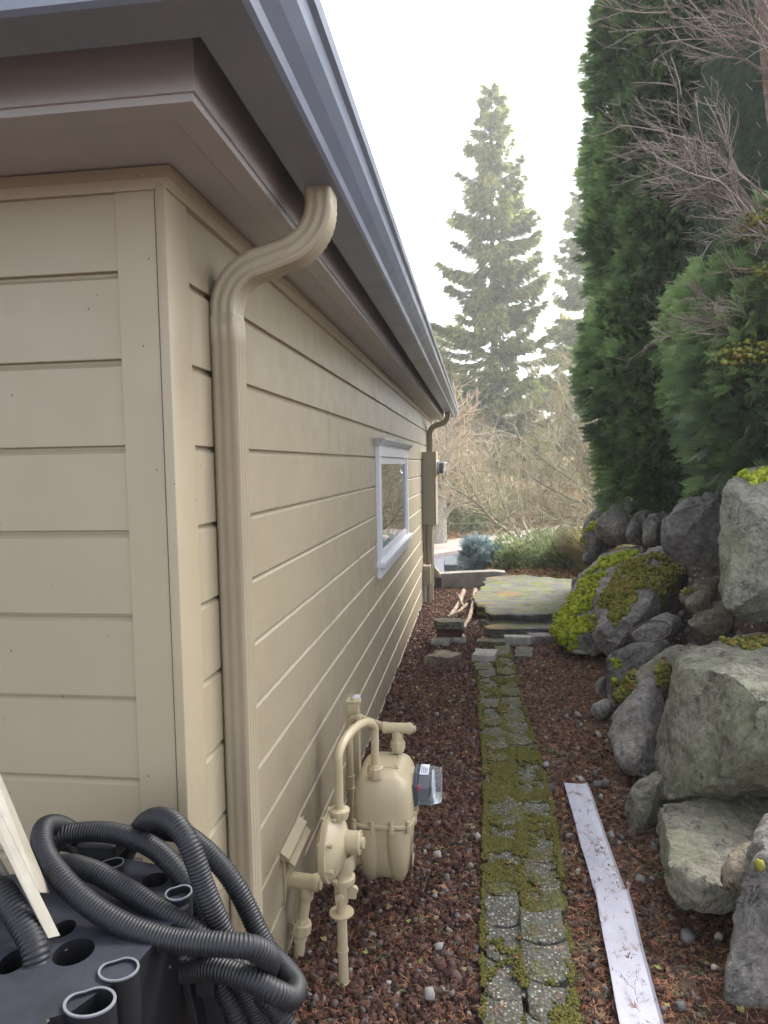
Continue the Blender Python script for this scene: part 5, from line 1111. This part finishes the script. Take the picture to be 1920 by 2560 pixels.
# --- shrubs
leaf = template([((0, 0, 0), (0, 1, .1), .22)])
leaf5 = template([((0, 0, 0), (.0, 1, .1), .15), ((0, .1, 0), (.5, .7, .05), .14), ((0, .1, 0), (-.5, .7, .05), .14), ((0, 0, 0), (.75, .3, -.05), .12), ((0, 0, 0), (-.75, .3, -.05), .12)])
def shrub(name, lab, c, rx, ry, rz, k, mat, size, tmpl, up=.5, seed=0, lobes=7, cat='shrub', stem=True):
    t = thing(name, lab, cat, (c[0], c[1], c[2])); R = random.Random(seed); rg = np.random.default_rng(seed+1); Ps, Ds = [], []
    cs = [(R.uniform(-.6, .6), R.uniform(-.6, .6), R.uniform(.25, .75), R.uniform(.35, .6)) for _ in range(lobes)]
    for (a, b_, h, r_) in cs:
        kk = k//lobes; u = rg.normal(size=(kk, 3)); u /= np.linalg.norm(u, axis=1, keepdims=True); q = np.array([a, b_, h])+u*r_*rg.uniform(.5, 1, kk)[:, None]; q[:, 2] = np.abs(q[:, 2])
        Ps.append(q*np.array([rx, ry, rz])+np.array(c)); Ds.append(u+np.array([0, 0, up])+rg.normal(0, .4, (kk, 3)))
    Ps, Ds = np.concatenate(Ps), np.concatenate(Ds); k = len(Ps); hgt = (Ps[:, 2]-c[2])/rz
    scatter('foliage', tmpl[0], tmpl[1], basis(Ds, rg.normal(size=(k, 3)))*rg.uniform(size*.6, size*1.2, k)[:, None, None], Ps, mat, t, np.clip(rg.normal(.5, .22, k), 0, 1))
    if stem:
        tw = Tw()
        for i in range(26): e = Ps[R.randrange(k)]; tw.tube([Vector(c), Vector(c).lerp(Vector(e), .5)+rvec()*.05*rx, Vector(e)], .010, .003, 4)
        tw.build('stems', 'twig', t)
    return t
nd = template([((0, 0, 0), (0, 1, 0), .06)]+[((0, a, 0), (math.cos(q)*.32, a+.2, math.sin(q)*.32), .05) for a in (.05, .25, .45, .65, .85) for q in (0, 1.57, 3.14, 4.71)])
shrub('spruce_shrub', 'low blue spruce shrub behind the concrete wall', (.14, 10.7, -.14), .36, .40, .50, 900, 'bluespruce', .14, nd, .25, 31, 8)
shrub('shrub', 'pale variegated broadleaf shrub beside the blue spruce', (.72, 10.6, -.12), .50, .5, .50, 4600, 'shrubleaf', .075, leaf, .5, 32, 9)
shrub('shrub', 'green leafy shrub behind the flat slab, next to the grass clump', (1.22, 10.4, -.08), .45, .5, .52, 4000, 'shrubleaf', .07, leaf, .5, 33, 8)
shrub('shrub', 'variegated shrub farthest back, round the foot of the bare maple', (1.15, 11.9, -.2), .8, .5, .55, 3600, 'shrubleaf', .075, leaf, .5, 34, 9)
gt_ = thing('grass_clump', 'arching clump of tan and green grass beside the far boulders', 'grass', (1.62, 9.9, .1)); k = 1500
a = rng.random(k)*2*PI; rr = rng.random(k)**.5*.28; P0 = np.stack([1.62+np.cos(a)*rr, 9.9+np.sin(a)*rr, np.full(k, .08)], 1); tw = Tw()
bl = template([((0, 0, 0), (0, .55, .12), .018), ((0, .5, .1), (0, 1, -.12), .014)])
D_ = np.stack([np.cos(a)*.55, np.sin(a)*.55, np.full(k, 1.0)], 1)+rng.normal(0, .22, (k, 3)); scatter('blades', bl[0], bl[1], basis(D_, np.stack([-np.cos(a), -np.sin(a), np.full(k, .3)], 1))*rng.uniform(.35, .75, k)[:, None, None], P0, 'grassleaf', gt_)
gt2 = rng.random(500)*2*PI
bank = [('big green bamboo-like shrub on the bank beside the pale birch', zc(330, 1900, 36), 2.1, 1.2, 2.6, 5200, 41), ('rounded green shrub right of the bamboo-like one on the bank', zc(480, 1860, 37.5), 1.7, 1.2, 2.0, 4200, 42), ('bright green shrub farthest right on the bank', zc(735, 1800, 42), 1.1, 1, 1.3, 1800, 43)]
for lab, c, rx, ry, rz, k, sd_ in bank:
    c.z = height(c.x, c.y)-.1; shrub('bank_shrub', lab, c[:], rx, ry, rz, k, 'bankleaf', .30, leaf5, .3, sd_, 9)
c = zc(640, 1800, 39.5); c.z = height(c.x, c.y)-.1
t = thing('ornamental_grass', 'tall yellow ornamental grass on the bank across the road', 'grass', c[:]); k = 900; a = rng.random(k)*2*PI; rr = rng.random(k)**.5*.6
P0 = np.stack([c.x+np.cos(a)*rr, c.y+np.sin(a)*rr, np.full(k, c.z)], 1); D_ = np.stack([np.cos(a)*.3, np.sin(a)*.3, np.full(k, 1.0)], 1)+rng.normal(0, .12, (k, 3))
scatter('blades', bl[0], bl[1], basis(D_, np.stack([-np.cos(a), -np.sin(a), np.full(k, .3)], 1))*rng.uniform(1.2, 2.1, k)[:, None, None], P0, 'bankleaf', t, np.clip(rng.normal(.75, .2, k), 0, 1))
k = 16000; x = rng.uniform(-6, 16, k); s_ = 34.2+rng.random(k)**1.5*12; y = s_+1.25*x; z = np.array([height(a, b_) for a, b_ in zip(x, y)])+.05
o = scatter('fallen_leaves', lt[0], lt[1], rand_rot(k, .5)*rng.uniform(.12, .30, k)[:, None, None], np.stack([x, y, z], 1), 'orangeleaf'); tag(kind(o, 'stuff'), 'orange and yellow fallen leaves on the bank across the road', 'leaves')
k = 9000; x = rng.uniform(-.05, 2.2, k); y = rng.uniform(9.1, 12.5, k); z = np.array([height(a, b_) for a, b_ in zip(x, y)])+.03
o = scatter('ground_cover', leaf[0], leaf[1], rand_rot(k, .6)*rng.uniform(.03, .07, k)[:, None, None], np.stack([x, y, z], 1), 'leaf', None, np.clip(rng.normal(.45, .3, k), 0, 1)); tag(kind(o, 'stuff'), 'leafy ground cover in the bed behind the stone slab', 'ground cover')

# --- wheeled bin by the road
wb = thing('wheeled_bin', 'dark wheeled rubbish bin standing in the road behind the low wall', 'bin', (-.66, 19, -2.03))
b = MB(); b.loft([[(-.66+sx*w_, 19+sy*d_, z) for sx, sy in ((-1, -1), (1, -1), (1, 1), (-1, 1))] for z, w_, d_ in ((-1.98, .19, .22), (-1.18, .245, .29))]); b.build('body', 'bin', wb, False, .02)
b = MB(); b.loft([[(-.66+sx*w_, 19+dy, z) for sx, dy, z in ((-1, -.32, -1.165), (1, -.32, -1.165), (1, .30, -1.10), (-1, .30, -1.10))] for w_ in (.26,)]+[[(-.66+sx*w_, 19+dy, z) for sx, dy, z in ((-1, -.28, -1.12), (1, -.28, -1.12), (1, .28, -1.045), (-1, .28, -1.045))] for w_ in (.235,)]); b.build('lid', 'bin', wb, False, .015)
b = MB(); b.tube([(-.90, 19.36, -1.07), (-.42, 19.36, -1.07)], .018, 8); b.box(-.86, 19.28, -1.09, -.83, 19.36, -1.06); b.box(-.49, 19.28, -1.09, -.46, 19.36, -1.06); b.build('handle', 'bin', wb)
for sx in (-.86, -.46):
    b = MB(); b.lathe((sx-.025, 19.22, -1.93), (1, 0, 0), [(0, .10), (.05, .10)], 16); b.build('wheel', 'black', wb, True)

# --- house far up the slope: a chimney and dark wall show through the branches
fhp = at(*dd(1075, 878), 66)
fh = thing('far_house', 'distant house with brick chimney showing through the branches below the fir', 'house', (fhp.x, 68, height(fhp.x, 68)))
fz_ = fh.location.z; b = MB(); b.box(fhp.x-5, 66.5, fz_-1, fhp.x+4, 73, fhp.z-1.6); b.build('wall', 'concrete', fh)
b = MB(); b.loft([[(xx, 66, fhp.z-1.6), (xx, 69.7, fhp.z-.3), (xx, 73.5, fhp.z-1.6)] for xx in (fhp.x-5.4, fhp.x+4.4)]); rf_ = b.build('roof', 'roof', fh)
b = MB(); b.box(fhp.x-.7, 67, fhp.z-1.3, fhp.x+.6, 67.9, fhp.z+.5); b.box(fhp.x-.85, 66.9, fhp.z+.5, fhp.x+.75, 68, fhp.z+.75); b.build('chimney', 'farbrick', rf_)
sh = at(*dd(1222, 1098), 46); g = thing('shed', 'small dark shed seen through twigs left of the far boulders', 'shed', (sh.x, 47, height(sh.x, 47)))
b = MB(); b.box(sh.x-.55, 46, g.location.z-.3, sh.x+.55, 48, sh.z+.32); b.build('wall', 'grey_plastic', g); b = MB(); b.loft([[(xx, 45.8, sh.z+.32), (xx, 47, sh.z+.8), (xx, 48.2, sh.z+.32)] for xx in (sh.x-.7, sh.x+.7)]); b.build('roof', 'roof', g)

# ------------------------------------------------------------------ pale air that the far trees fade into
hz = MB(); hz.box(-190, -45, -60, 210, 330, 34)
hm = bpy.data.materials.new('pale_air'); hm.use_nodes = True; ht = hm.node_tree; ht.nodes.clear()
ho_ = ht.nodes.new('ShaderNodeOutputMaterial'); hp_ = ht.nodes.new('ShaderNodeVolumePrincipled'); hp_.inputs['Color'].default_value = (1, .985, .95, 1); hp_.inputs['Density'].default_value = .0022; hp_.inputs['Anisotropy'].default_value = .45
ht.links.new(hp_.outputs[0], ho_.inputs['Volume'])
kind(hz.build('haze', hm), 'stuff')
